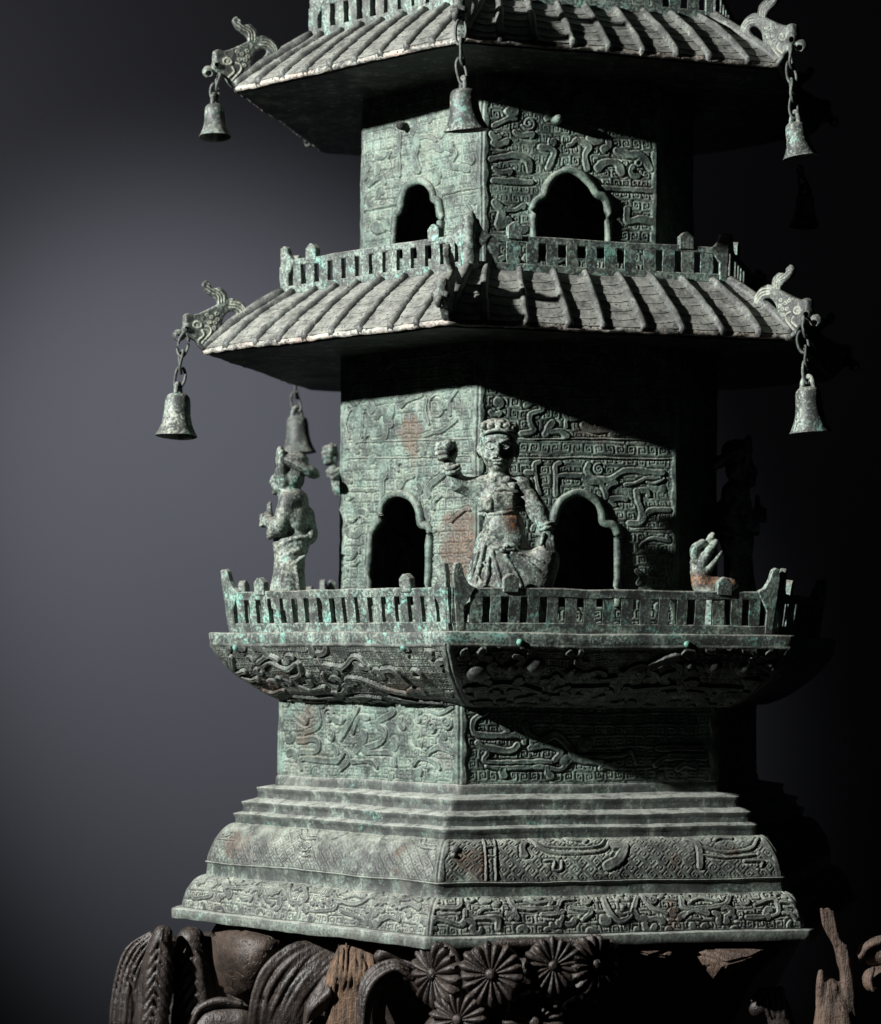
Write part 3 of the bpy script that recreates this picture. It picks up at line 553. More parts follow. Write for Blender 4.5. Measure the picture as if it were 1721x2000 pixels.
# ------------------------------------------------------------------ pagoda: roofs
def roof(sec, Re, ze, Rt, zt, bulge, detail_faces):
    lip = 0.0034
    def pr(t):   # slope profile, convex towards the eave
        t = np.asarray(t, float)
        R = Re+(Rt-Re)*t; z = ze+lip+(zt-ze-lip)*t
        b = bulge*4*t*(1-t)*(1.35-0.7*t); return R+b*0.6, z+b
    ts = np.linspace(0, 1, 13)
    Rr, Zr = pr(ts)
    prof = [(0.13, ze+0.004), (Re*0.80, ze+0.0015), (Re-0.001, ze)]+[(r, z) for r, z in zip(Rr, Zr)]+[(Rt-0.02, zt+0.0005)]
    # irregular eave lip
    me = ring_mesh('roof', sec, prof, 60)
    ro = obj('roof', me, M_ROOF, PAG)
    # soffit sheet just under the roof shell, eave shade put into its colour
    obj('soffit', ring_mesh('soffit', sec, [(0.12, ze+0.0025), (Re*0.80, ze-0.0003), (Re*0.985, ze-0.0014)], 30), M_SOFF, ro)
    # crusted lip running along the eave
    me2 = ring_mesh('eave_lip', sec, [(Re-0.0008, ze-0.0004), (Re+0.0009, ze+0.0004), (Re+0.0012, ze+0.0022), (Re-0.0006, ze+lip+0.0014), (Re-0.0040, ze+lip+0.0022)], 150)
    co = np.zeros(len(me2.vertices)*3); me2.vertices.foreach_get('co', co); co = co.reshape(-1, 3); co += 0.0009*np.stack([fbm(co, 170, s_) for s_ in (21, 22, 23)], -1); me2.vertices.foreach_set('co', co.ravel())
    obj('eave_lip', me2, M_CRUST, ro)
    NR = 8
    fb = lambda i: -1+2*(i)/9.0
    ft = lambda i: -1+2*(i-0.45)/8.1
    tv = np.concatenate([[-0.035], np.linspace(0.0, 1.0, 13)])
    stuffV, stuffQ, off = [], [], 0
    for k in (-1, 0, 1, 2, 3, 4):
        n, t = face_frame(sec, k)
        jit = [random.uniform(-0.018, 0.018) for _ in range(NR+2)]
        def lat(i, tt): return fb(i)+(ft(i)-fb(i))*tt+jit[int(i) % (NR+2)]*(1-tt*0.5)
        for i in range(1, NR+1):
            Rv, Zv = pr(np.clip(tv, 0, 1)); Rv = Rv+np.where(tv < 0, 0.0012, 0); Zv = Zv-np.where(tv < 0, 0.0022, 0)
            ctr = hexpt(sec, k, np.array([lat(i, max(0, q)) for q in tv]), Rv, Zv)
            up = n*0.55+np.array([0, 0, 0.83])
            wv = 0.0034*(1+0.16*noise(ctr, 60, 2))*np.where(tv < 0, 0.8, 1)
            a = np.linspace(-0.15*np.pi, 1.15*np.pi, 9)
            V = ctr[:, None]+wv[:, None, None]*(np.cos(a)[None, :, None]*t+1.42*np.sin(a)[None, :, None]*up)
            V = warp(V, 0.0011, 0.0005); nvv = len(tv)
            Q = gridq(nvv, 9); Vf = np.vstack([V.reshape(-1, 3), ctr[0][None]+up*0.001, ctr[-1][None]+up*0.002])
            T = [[nvv*9, j+1, j] for j in range(8)]+[[nvv*9+1, (nvv-1)*9+j, (nvv-1)*9+j+1] for j in range(8)]
            obj('roof_rib', mesh('roof_rib', Vf, Q, T=T), M_RIB, ro)
        # pan tiles between the ribs: overlapping courses with scalloped lower edges
        NC = 6
        for c in range(0, NR+1):
            for rI in range(NC):
                t0 = rI/NC+random.uniform(-0.015, 0.015)-0.012; t1 = (rI+1)/NC+0.045
                if rI == 0: t0 = 0.012
                t1 = min(t1, 0.995)
                wu = np.linspace(0, 1, 7); lt = np.linspace(0, 1, 4)
                la = lambda q: (lat(c, q) if c > 0 else -0.985+0.0*q)
                lb = lambda q: (lat(c+1, q) if c < NR else 0.985+0.0*q)
                G = []
                lift = np.array([0.0008, 0.0005, 0.0003, 0.0000])+0.0002
                for j, l in enumerate(lt):
                    row = []
                    for x in wu:
                        q = t0+(t1-t0)*l-(0.050*(1-(2*x-1)**2)*(1-l))
                        q = max(q, 0.002); Rq, Zq = pr(q); s_ = la(q)+(lb(q)-la(q))*x
                        sag = -0.0006*(1-(2*x-1)**2)
                        row.append(hexpt(sec, k, np.array(s_), Rq, Zq)+(n*0.6+np.array([0, 0, 0.8]))*(lift[j]+sag+0.0006))
                    G.append(row)
                G = np.array(G)
                fr = G[0]-(n*0.6+np.array([0, 0, 0.8]))*0.0014
                V = warp(np.concatenate([fr[None], G], 0), 0.0011, 0.0004)
                Q = gridq(5, 7)
                if k in detail_faces:
                    obj('roof_tile', mesh('roof_tile', V, Q, smooth=False), M_ROOF, ro)
                else:
                    stuffV.append(V.reshape(-1, 3)); stuffQ.append(Q+off); off += 35
        # hip ridge
        tt = np.linspace(-0.01, 1.0, 15); Rv, Zv = pr(np.clip(tt, 0, 1))
        P = np.stack([corner(sec, k, r, z+0.002) for r, z in zip(Rv, Zv)])
        V, Q, T = tube(P, 0.0046*(1+0.1*noise(P, 70, 4)), 9)
        obj('hip_ridge', mesh('hip_ridge', warp(V, 0.0011, 0.0005), Q, T=T), M_RIB, ro)
    so = obj('tile_field', mesh('tile_field', np.vstack(stuffV), np.vstack(stuffQ), smooth=False), M_ROOF, ro); so['kind'] = 'stuff'
    return ro, pr
ROOF1, PR1 = roof('r1', 0.2790, 0.4589, 0.2150, 0.5100, 0.0013, (-1, 0))
ROOF2, PR2 = roof('r2', 0.2598, 0.6765, 0.1955, 0.7255, 0.0012, (-1, 0))

# ------------------------------------------------------------------ railings
def rbox(name, sx, sy, sz, bev=0.0006, seg=1):
    bm = bmesh.new(); bmesh.ops.create_cube(bm, size=1.0)
    bmesh.ops.scale(bm, vec=(sx, sy, sz), verts=bm.verts)
    bmesh.ops.bevel(bm, geom=list(bm.edges), offset=bev, segments=seg, affect='EDGES', profile=0.6)
    return bm_mesh(name, bm, False)
def poly_prism(name, pts, th, bev=0.0006):
    bm = bmesh.new(); vs = [bm.verts.new((x, -th/2, z)) for x, z in pts]; f = bm.faces.new(vs)
    r = bmesh.ops.extrude_face_region(bm, geom=[f]); bmesh.ops.translate(bm, vec=(0, th, 0), verts=[v for v in r['geom'] if isinstance(v, bmesh.types.BMVert)])
    bmesh.ops.recalc_face_normals(bm, faces=bm.faces)
    bmesh.ops.bevel(bm, geom=list(bm.edges), offset=bev, segments=1, affect='EDGES', profile=0.6)
    return bm_mesh(name, bm, False)
def rail_bar(name, L, th, z0, z1, wav=0.0006, seed=0):
    xs = np.linspace(-L/2, L/2, 28); c = 0.0006
    sect = [(-th/2, z0+c), (-th/2, z1-c), (-th/2+c, z1), (th/2-c, z1), (th/2, z1-c), (th/2, z0+c), (th/2-c, z0), (-th/2+c, z0)]
    V = np.array([[x, y+wav*0.6*noise(np.array([[x, seed, 0.]]), 40, 2)[0], z+wav*noise(np.array([[x, seed+3., z]]), 45, 5)[0]] for x in xs for y, z in sect])
    Q = gridq(len(xs), 8, True); n = len(V); j = np.arange(8)
    V = np.vstack([V, V[:8].mean(0), V[-8:].mean(0)])
    T = np.vstack([np.stack([np.full(8, n), (j+1) % 8, j], -1), np.stack([np.full(8, n+1), n-8+j, n-8+(j+1) % 8], -1)])
    return mesh(name, V, Q, T=T, smooth=False)
def railing(sec, R, z0, hgt, horn, nslot, lean, th=0.0042, bot=0.22, top=0.20, hornshape='horn', caps=(-1/3, 1/3), gap=0.0012, slotw=0.40):
    L = R-2*gap
    zb = hgt*bot; zt = hgt*(1-top)
    proto = {}
    bals = []
    for q in range(4):
        bl = rbox('baluster', 1, th*0.90, zt-zb+0.002, 0.0005); bm = bmesh.new(); bm.from_mesh(bl); bmesh.ops.scale(bm, vec=(0.0075, 1, 1), verts=bm.verts)
        bmesh.ops.subdivide_edges(bm, edges=[e for e in bm.edges if e.calc_length() > 0.003], cuts=2, use_grid_fill=True)
        for v in bm.verts: d_ = noise(np.array([[v.co.x+q*3, v.co.y, v.co.z]]), 230, 7)[0]*0.0005; v.co.x += d_; v.co.y += d_*0.5
        bmesh.ops.scale(bm, vec=(1/0.0075, 1, 1), verts=bm.verts); bm.to_mesh(bl); bm.free(); bals.append(bl)
    for k in (-1, 0, 1, 2, 3, 4):
        n, t = face_frame(sec, k)
        ctr = n*(R*CO)+np.array([SEC[sec][0], 0, z0])
        upv = np.array([0, 0, 1.])*math.cos(lean)+n*math.sin(lean); nn = np.cross(upv, t)*-1
        nn = np.cross(t, upv)
        Mx = Matrix(((t[0], -nn[0], upv[0], ctr[0]), (t[1], -nn[1], upv[1], ctr[1]), (t[2], -nn[2], upv[2], ctr[2]), (0, 0, 0, 1)))
        ra = obj('railing', rail_bar('railing', L, th, -0.001, zb, seed=k+z0*10), M_RAIL, PAG); ra.matrix_world = Mx
        topW = L+2*math.sin(lean)*hgt*0.5
        obj('top_rail', rail_bar('top_rail', topW, th, zt, hgt, 0.0009, seed=k+z0*20), M_RAIL, ra)
        pit = L*0.965/nslot
        for i in range(nslot+1):
            x = -L*0.965/2+i*pit; wdt = pit*(1-slotw)*random.uniform(0.9, 1.1)
            b = obj('baluster', random.choice(bals), M_RAIL, ra)
            b.matrix_local = Matrix.Translation((x*(1+0.02), random.uniform(-0.0001, 0.0001), (zt+zb)/2+random.uniform(-0.0003, 0.0003))) @ Matrix.Rotation(random.uniform(-0.015, 0.015), 4, 'Y') @ Matrix.Diagonal((wdt, 1, 1, 1))
        if 'cap' not in proto:
            wc = 0.0060
            proto['cap'] = poly_prism('post_cap', [(-wc, -0.003), (wc, -0.003), (wc, 0.0070), (wc*0.25, 0.0108), (-wc*0.25, 0.0108), (-wc, 0.0070)], th*1.5)
            hh = horn
            proto['hr'] = poly_prism('finial', [(-0.001, -hgt*0.99), (0.0, -hgt*0.2), (0.0005, hh*0.6), (-0.0012, hh*0.97), (-0.0040, hh), (-0.0066, hh*0.88), (-0.0082, hh*0.45), (-0.0115, hh*0.10), (-0.0165, -0.0012), (-0.0135, -hgt*0.18), (-0.0075, -hgt*0.45), (-0.0070, -hgt*0.99)], th*1.25)
            proto['hl'] = poly_prism('finial', [(0.001, -hgt*0.99), (0.0070, -hgt*0.99), (0.0075, -hgt*0.45), (0.0135, -hgt*0.18), (0.0165, -0.0012), (0.0115, hh*0.10), (0.0082, hh*0.45), (0.0066, hh*0.88), (0.0040, hh), (0.0012, hh*0.97), (-0.0005, hh*0.6), (0.0, -hgt*0.2)], th*1.25)
        for f in caps:
            b = obj('post_cap', proto['cap'], M_RAIL, ra); b.matrix_local = Matrix.Translation((f*L*1.0, 0, hgt)) @ Matrix.Rotation(random.uniform(-0.06, 0.06), 4, 'Y')
        for sgn, key in ((-1, 'hl'), (1, 'hr')):
            b = obj('finial', proto[key], M_RAIL, ra); b.matrix_local = Matrix.Translation((sgn*(L/2+math.sin(lean)*hgt*0.3), 0, hgt)) @ Matrix.Rotation(sgn*lean*0.5, 4, 'Y')
railing('ledge', 0.2575, 0.2309, 0.0335, 0.0185, 17, math.radians(8), gap=0.0010)
railing('r1', 0.2130, 0.5105, 0.0272, 0.0120, 13, math.radians(2), gap=0.0004)
railing('r2', 0.1935, 0.7258, 0.0300, 0.0120, 12, math.radians(2), gap=0.0004)
# bulbous corner knob between the upper railing's front panels
for k in (0,):
    P = corner('r1', k, 0.2125, 0.5105)
    pr_ = [(0.0003, 0.0), (0.0078, 0.001), (0.0092, 0.008), (0.0086, 0.017), (0.0062, 0.0235), (0.0072, 0.031), (0.0078, 0.0375), (0.0060, 0.0435), (0.0028, 0.0465), (0.0002, 0.047)]
    q = crom(pr_, 3); a = np.linspace(0, 2*np.pi, 14, endpoint=False); q = q*np.array([0.78, 0.97])
    V = np.stack([P[0]+q[:, :1]*np.cos(a), P[1]+q[:, :1]*np.sin(a), P[2]-0.001+q[:, 1:]+0*a], -1)
    obj('corner_knob', mesh('corner_knob', warp(V, 0.0012, 0.0006), gridq(len(q), 14, True)), M_RAIL, PAG)

# ------------------------------------------------------------------ implicit surfaces -> mesh (surface nets)
class Field:
    def __init__(s, lo, hi, h):
        s.lo = np.array(lo, float); s.h = h; n = np.ceil((np.array(hi)-s.lo)/h).astype(int)+1; s.n = n
        s.ax = [s.lo[i]+h*np.arange(n[i]) for i in range(3)]; s.F = np.full(n, 50.0, dtype=np.float32)
    def sl(s, lo, hi):
        r = []
        for i in range(3):
            a = int(np.clip(math.floor((lo[i]-s.lo[i])/s.h), 0, s.n[i])); b = int(np.clip(math.ceil((hi[i]-s.lo[i])/s.h)+1, 0, s.n[i])); r.append(slice(a, b))
        return tuple(r)
    def grid(s, b): return np.meshgrid(s.ax[0][b[0]], s.ax[1][b[1]], s.ax[2][b[2]], indexing='ij', sparse=True)
    def put(s, b, d, k, cut=False):
        a = s.F[b]
        if cut:
            d = -d; h = np.clip(0.5-0.5*(a-d)/k*-1*-1, 0, 1) if False else np.clip(0.5+0.5*(a-d)/k, 0, 1); s.F[b] = d*(1-h)+a*h+k*h*(1-h)
        else:
            h = np.clip(0.5+0.5*(a-d)/k, 0, 1); s.F[b] = a*(1-h)+d*h-k*h*(1-h)
    def ell(s, c, r, k=3.0, rot=None, cut=False):
        c = np.array(c, float); r = np.array(r, float); m = max(r)+k*1.5+4*s.h; b = s.sl(c-m, c+m)
        X, Y, Z = s.grid(b); X = X-c[0]; Y = Y-c[1]; Z = Z-c[2]
        if rot is not None:
            m3 = np.array(Euler(rot).to_matrix()).T
            X, Y, Z = m3[0, 0]*X+m3[0, 1]*Y+m3[0, 2]*Z, m3[1, 0]*X+m3[1, 1]*Y+m3[1, 2]*Z, m3[2, 0]*X+m3[2, 1]*Y+m3[2, 2]*Z
        k0 = np.sqrt((X/r[0])**2+(Y/r[1])**2+(Z/r[2])**2); k1 = np.sqrt((X/r[0]**2)**2+(Y/r[1]**2)**2+(Z/r[2]**2)**2)+1e-9
        s.put(b, k0*(k0-1)/k1, k, cut)
    def cap(s, a, bb, ra, rb=None, k=3.0, cut=False):
        rb = ra if rb is None else rb; a = np.array(a, float); bb = np.array(bb, float); m = max(ra, rb)+k*1.5+4*s.h
        b = s.sl(np.minimum(a, bb)-m, np.maximum(a, bb)+m); X, Y, Z = s.grid(b); d = bb-a
        t = np.clip(((X-a[0])*d[0]+(Y-a[1])*d[1]+(Z-a[2])*d[2])/(d@d+1e-9), 0, 1)
        s.put(b, np.sqrt((X-a[0]-t*d[0])**2+(Y-a[1]-t*d[1])**2+(Z-a[2]-t*d[2])**2)-(ra+(rb-ra)*t), k, cut)
    def chain(s, pts, r, k=3.0, n=5, cut=False):
        P = crom(pts, n); r = np.interp(np.linspace(0, 1, len(P)), np.linspace(0, 1, len(np.atleast_1d(r))), np.atleast_1d(r))
        m = r.max()+k*1.5+4*s.h; b = s.sl(P.min(0)-m, P.max(0)+m); X, Y, Z = s.grid(b); D = np.full(np.broadcast_shapes(X.shape, Y.shape, Z.shape), 1e3)
        for i in range(len(P)-1):
            a = P[i]; d = P[i+1]-a; t = np.clip(((X-a[0])*d[0]+(Y-a[1])*d[1]+(Z-a[2])*d[2])/(d@d+1e-12), 0, 1)
            D = np.minimum(D, np.sqrt((X-a[0]-t*d[0])**2+(Y-a[1]-t*d[1])**2+(Z-a[2]-t*d[2])**2)-(r[i]+(r[i+1]-r[i])*t))
        s.put(b, D, k, cut)
    def box(s, c, hs, rd, k=3.0, rot=None, cut=False):
        c = np.array(c, float); hs = np.array(hs, float); m = np.linalg.norm(hs)+k*1.5+4*s.h; b = s.sl(c-m, c+m)
        X, Y, Z = s.grid(b); X = X-c[0]; Y = Y-c[1]; Z = Z-c[2]
        if rot is not None:
            m3 = np.array(Euler(rot).to_matrix()).T
            X, Y, Z = m3[0, 0]*X+m3[0, 1]*Y+m3[0, 2]*Z, m3[1, 0]*X+m3[1, 1]*Y+m3[1, 2]*Z, m3[2, 0]*X+m3[2, 1]*Y+m3[2, 2]*Z
        qx, qy, qz = np.abs(X)-hs[0]+rd, np.abs(Y)-hs[1]+rd, np.abs(Z)-hs[2]+rd
        d = np.sqrt(np.maximum(qx, 0)**2+np.maximum(qy, 0)**2+np.maximum(qz, 0)**2)+np.minimum(np.maximum(qx, np.maximum(qy, qz)), 0)-rd
        s.put(b, d, k, cut)
    def rough(s, amp, scale, seed=0):
        X, Y, Z = np.meshgrid(*s.ax, indexing='ij'); m = np.abs(s.F) < 6*s.h
        P = np.stack([X[m], Y[m], Z[m]], -1); s.F[m] += amp*fbm(P, scale, seed)
    def floor(s, z):
        s.F = np.maximum(s.F, (z-s.ax[2])[None, None, :].astype(np.float32))
    def build(s):
        F = s.F; n = s.n; ins = F < 0
        sh = n-1; cnt = np.zeros(sh, np.int8)
        for a in (0, 1):
            for b in (0, 1):
                for c in (0, 1): cnt += ins[a:n[0]-1+a, b:n[1]-1+b, c:n[2]-1+c]
        act = (cnt > 0) & (cnt < 8); idx = -np.ones(sh, np.int64); cells = np.argwhere(act); idx[act] = np.arange(len(cells))
        acc = np.zeros((len(cells), 3)); num = np.zeros(len(cells)); ci, cj, ck = cells.T
        cor = [(0, 0, 0), (1, 0, 0), (0, 1, 0), (1, 1, 0), (0, 0, 1), (1, 0, 1), (0, 1, 1), (1, 1, 1)]
        for p in range(8):
            for q in range(p+1, 8):
                d = np.array(cor[q])-np.array(cor[p])
                if abs(d).sum() != 1: continue
                fa = F[ci+cor[p][0], cj+cor[p][1], ck+cor[p][2]]; fb_ = F[ci+cor[q][0], cj+cor[q][1], ck+cor[q][2]]
                m = (fa < 0) != (fb_ < 0); t = np.where(m, fa/np.where(m, fa-fb_, 1), 0)
                acc += np.where(m[:, None], np.array(cor[p])+t[:, None]*d, 0); num += m
        V = s.lo+s.h*(cells+acc/num[:, None])
        Qs = []
        for ax in range(3):
            o1, o2 = [(1, 2), (2, 0), (0, 1)][ax]
            a = [slice(None)]*3; b = [slice(None)]*3; a[ax] = slice(0, n[ax]-1); b[ax] = slice(1, n[ax])
            ch = ins[tuple(a)] != ins[tuple(b)]
            e = np.argwhere(ch); e = e[(e[:, o1] > 0) & (e[:, o2] > 0) & (e[:, o1] < n[o1]-1) & (e[:, o2] < n[o2]-1)]
            if not len(e): continue
            def g(x, y):
                f = e.copy(); f[:, o1] -= x; f[:, o2] -= y; return idx[f[:, 0], f[:, 1], f[:, 2]]
            q = np.stack([g(1, 1), g(0, 1), g(0, 0), g(1, 0)], -1)
            fl = ~ins[tuple(e.T)]; q[fl] = q[fl][:, ::-1]; Qs.append(q)
        return V, np.vstack(Qs)

# ------------------------------------------------------------------ dragon-fish ornaments on the hips
def poly_sdf(X, Z, P):
    d = np.full(X.shape, 1e18); sg = np.ones(X.shape); n = len(P); j = n-1
    for i in range(n):
        e = P[j]-P[i]; wx = X-P[i][0]; wz = Z-P[i][1]; t = np.clip((wx*e[0]+wz*e[1])/(e@e+1e-12), 0, 1)
        d = np.minimum(d, (wx-e[0]*t)**2+(wz-e[1]*t)**2)
        c1 = Z >= P[i][1]; c2 = Z < P[j][1]; c3 = e[0]*wz > e[1]*wx
        sg = np.where((c1 & c2 & c3) | (~c1 & ~c2 & ~c3), -sg, sg); j = i
    return np.sqrt(d)*sg
def dragon_mesh():
    # outline traced in px: x outward from the eave tip, z up
    zx = lambda pts: crom([(-(x-640)/5.556, -(y-905)/5.556) for x, y in pts], 3, True)
    out = zx([(640, 900), (570, 870), (520, 800), (455, 775), (415, 745), (405, 690), (412, 620), (405, 545), (440, 508), (500, 515), (560, 498), (640, 460), (720, 415), (762, 385), (748, 345), (700, 310), (645, 275), (612, 235), (590, 190), (610, 150), (645, 132), (682, 165), (705, 215), (745, 208), (795, 202), (845, 232), (872, 275), (882, 322), (935, 315), (1005, 332), (1062, 372), (1102, 432), (1108, 500), (1050, 600), (930, 700), (800, 800)])
    hole = zx([(818, 610), (835, 540), (880, 482), (935, 458), (972, 482), (955, 530), (900, 595), (850, 662), (822, 650)])
    F = Field((-92, -14, -8), (66, 14, 150), 1.25)
    X, Z = np.meshgrid(F.ax[0], F.ax[2], indexing='ij')
    d2 = np.maximum(poly_sdf(X, Z, out), -poly_sdf(X, Z, hole))
    hw = 8.0+2.5*np.clip((X-5)/40, -1, 1)-2.0*np.clip((Z-75)/60, 0, 1)      # half thickness: stout head, thin tail
    ln = np.zeros(X.shape)
    L = lambda pts, w_=2.2, h=1.6: np.maximum(ln, h*np.exp(-(seg_dist(X, Z, crom([(-(x-640)/5.556, -(y-905)/5.556) for x, y in pts], 5))/w_)**2))
    ring = lambda c, r: [(c[0]+r*math.cos(a), c[1]+r*math.sin(a)*0.75) for a in np.linspace(0, 2*np.pi, 13)]
    ln = L(ring((545, 632), 45)); ln = L(ring((545, 632), 10), 1.6, 1.2)
    for q in (0, 30, 60): ln = L([(900+q*0.2, 420-q), (980+q*0.3, 425-q), (1040+q*0.5, 470-q*0.8), (1060+q*0.5, 540-q*0.6)], 1.7, 1.3)
    for q in (0, 30, 60): ln = L([(780+q*1.0, 380-q*0.2), (770+q, 300-q*0.3), (700+q*0.6, 270-q), (640+q*0.4, 230-q)], 1.6, 1.2)
    ln = L([(600, 830), (690, 720), (690, 660), (640, 640)], 1.8); ln = L([(560, 800), (620, 740), (600, 690)], 1.8)
    for x, y in ((700, 540), (760, 500), (680, 600), (740, 600), (650, 520), (770, 560), (730, 660)): ln = L(ring((x, y), 18), 1.5, 1.1)
    Y = np.abs(F.ax[1])[None, :, None]; r = 4.0
    qa = np.maximum(d2[:, None, :]+r, 0); hh = (hw+ln)[:, None, :]; qb = np.maximum(Y-hh+r, 0)
    F.F = (np.sqrt(qa**2+qb**2)+np.minimum(np.maximum(d2[:, None, :]+r, Y-hh+r), 0)-r).astype(np.float32)
    F.F = F.F.astype(np.float32)
    # snout curl and bearded nose block carrying the ring
    F.cap((38, 0, 62), (34, 0, 40), 8, 11, 6); F.ell((52, 0, 28), (13, 10, 12), 4); F.cap((40, -9, 40), (40, 9, 40), 7, 7, 3)
    F.ell((53, 0, 24), (6, 20, 5), 2, cut=True)
    F.rough(0.9, 0.16, 3)
    V, Q = F.build()
    rel = np.zeros(len(V))
    ii = np.clip(((V[:, 0]-F.lo[0])/F.h).astype(int), 0, F.n[0]-1); kk = np.clip(((V[:, 2]-F.lo[2])/F.h).astype(int), 0, F.n[2]-1)
    rel = -ln[ii, kk]/1.2
    return mesh('dragon_ornament', V*0.00043, Q, attrs={'rel': rel})
DRAG = dragon_mesh()
def dragons(sec, Re, ze):
    for k in range(-2, 4):
        a = ang(sec, k); P = corner(sec, k, Re-0.001, ze+0.002)
        o = obj('dragon_ornament', DRAG, M_DRAG, PAG)
        ox = Vector((math.sin(a), -math.cos(a), 0)); oy = Vector((0, 0, 1)).cross(ox)
        o.matrix_world = Matrix(((ox[0], oy[0], 0, P[0]), (ox[1], oy[1], 0, P[1]), (0, 0, 1, P[2]), (0, 0, 0, 1))) @ Matrix.Rotation(random.uniform(-0.05, 0.05), 4, 'X') @ Matrix.Diagonal((random.uniform(0.95, 1.03), 1, random.uniform(0.95, 1.03), 1))
dragons('r1', 0.2790, 0.4589); dragons('r2', 0.2598, 0.6765)

# ------------------------------------------------------------------ bells
def bell_meshes():
    pr_ = crom([(0.0005, 1.0), (0.28, 0.99), (0.43, 0.94), (0.505, 0.86), (0.535, 0.72), (0.55, 0.56), (0.59, 0.40), (0.665, 0.24), (0.77, 0.11), (0.84, 0.04), (0.868, 0.015), (0.86, 0.0), (0.80, 0.02), (0.70, 0.11), (0.60, 0.26), (0.53, 0.42), (0.49, 0.6), (0.46, 0.78), (0.30, 0.90), (0.0005, 0.92)], 4)
    a = np.linspace(0, 2*np.pi, 48, endpoint=False)
    V = np.stack([pr_[:, :1]*np.cos(a)*0.575, pr_[:, :1]*np.sin(a)*0.575, pr_[:, 1:]+0*a], -1)
    nz = fbm(V, 5, 2)[..., None]*0.016+fbm(V, 22, 5)[..., None]*0.006
    V = V*(1+nz*np.array([1, 1, 0.4]))
    V[..., 2] += 0.012*np.sin(2*a)[None]*(1-V[..., 2])*0.8
    return mesh('bell_body', V, gridq(len(pr_), 48, True))
BELL = bell_meshes()
def link_path(L, wd, tw=0.0, open_=0.0):
    a = np.linspace(0, 2*np.pi*(1-open_), 26, endpoint=open_ > 0)
    return np.stack([wd/2*np.sin(a), 0.12*wd*np.sin(2*a+tw), L/2*np.cos(a)], -1)
def bell(label, top, bot, Y, hw, hh, nlinks, tilt, bend=0.0, group='bells hung from the roof corners', mat=None):
    """top: px of the nose ring, bot: px of the bell's shoulder centre; hw,hh bell width and height in px"""
    A = at(top[0], top[1], Y); B = at(bot[0], bot[1], Y-bend); sc = (DIST+Y)/FPX
    H = hh*sc; root = empty('hanging_bell', tuple(B-np.array([0, 0, H]))); tag(root, label, 'bell', group)
    base = np.array(root.location)
    bo = obj('bell_body', BELL.copy() if mat else BELL, mat or M_BELL, root); bo.location = (0, 0, 0); bo.scale = (hw*sc, hw*sc, H); bo.rotation_euler = (tilt[0], tilt[1], random.uniform(0, 6))
    if tilt[1] or tilt[0]:
        m = Matrix.Translation((0, 0, H)) @ Euler((tilt[0], tilt[1], random.uniform(0, 6))).to_matrix().to_4x4() @ Matrix.Translation((0, 0, -H)) @ Matrix.Diagonal((hw*sc, hw*sc, H, 1)); bo.matrix_local = m
    r = 0.00125
    # crown loop
    lp = np.array([[-0.0045, 0, H*0.93], [-0.0046, 0, H+0.001], [-0.0030, 0, H+0.0062], [0, 0, H+0.0078], [0.0030, 0, H+0.0062], [0.0046, 0, H+0.001], [0.0045, 0, H*0.93]])
    a_ = random.uniform(0, 3.1); lp = lp@np.array([[math.cos(a_), math.sin(a_), 0], [-math.sin(a_), math.cos(a_), 0], [0, 0, 1]])
    V, Q, T = tube(crom(lp, 4), r*1.7, 8); obj('crown_loop', mesh('crown_loop', V, Q, T=T), M_BELL, root)
    # clapper
    V, Q, T = tube(np.array([[0, 0, H*0.9], [0, 0, H*0.35], [0, 0, H*0.22], [0, 0, H*0.14]]), [0.0008, 0.0008, 0.0028, 0.0010], 8); obj('clapper', mesh('clapper', V, Q, T=T), M_CHAIN, root)
    S = np.array([0, 0, H+0.0055]); E_ = A-base; d = E_-S; Lt = np.linalg.norm(d); u = d/Lt
    step = Lt/nlinks
    ref = np.cross(u, [0, 1, 0]); ref /= np.linalg.norm(ref); ref2 = np.cross(u, ref)
    for i in range(nlinks):
        c = S+u*step*(i+0.5)+ref*random.uniform(-0.0012, 0.0012); th = (i % 2)*1.35+random.uniform(-0.35, 0.35)+0.3
        LL = step+0.0052; ww = random.uniform(0.0068, 0.0085)
        ax = ref*math.cos(th)+ref2*math.sin(th); ay = np.cross(u, ax)
        tl = random.uniform(-0.16, 0.16); uu = u*math.cos(tl)+ax*math.sin(tl); ax2 = ax*math.cos(tl)-u*math.sin(tl)
        p = link_path(LL, ww, random.uniform(0, 1), random.choice((0, 0.06, 0.1)))
        P = c+p[:, :1]*ax2+p[:, 1:2]*ay+p[:, 2:]*uu
        P = P+0.0005*np.stack([noise(P+base, 130, s_) for s_ in (1, 2, 3)], -1)
        V, Q, T = tube(P, r*(1+0.15*noise(P, 200, 3)), 8)
        obj('chain_link', mesh('chain_link', V, Q, T=T), M_CHAIN, root)
    return root
_c = lambda sec, k, R: corner(sec, k, R, 0)[1]
bell('white-flecked bronze bell hanging in front of the upper relief wall', (896, 42), (905, 172), _c('r2', 0, 0.282), 92, 84, 3, (0.10, 0.10))
bell('small dark bronze bell hung from the upper roof beside the grey backdrop', (424, 150), (419, 203), _c('r2', -1, 0.283), 64, 68, 2, (-0.05, -0.08), mat=M_BELLD)
bell('bronze bell on the longest chain, hung from the upper roof over black shadow', (1541, 95), (1553, 238), _c('r2', 1, 0.283), 70, 70, 4, (0.0, -0.18))
bell('pale green flecked bronze bell hung from the lower roof beside the grey backdrop', (357, 657), (348, 768), _c('r1', -1, 0.305), 82, 86, 3, (0.05, 0.05))
bell('dull grey bronze bell hanging just above the hatted figurine', (577, 742), (580, 812), _c('r1', -2, 0.285), 70, 74, 2, (0.0, 0.06), mat=M_BELLD)
bell('turquoise flecked bronze bell hung from the lower roof against black shadow', (1566, 625), (1578, 755), _c('r1', 1, 0.305), 84, 90, 4, (0.02, -0.10))
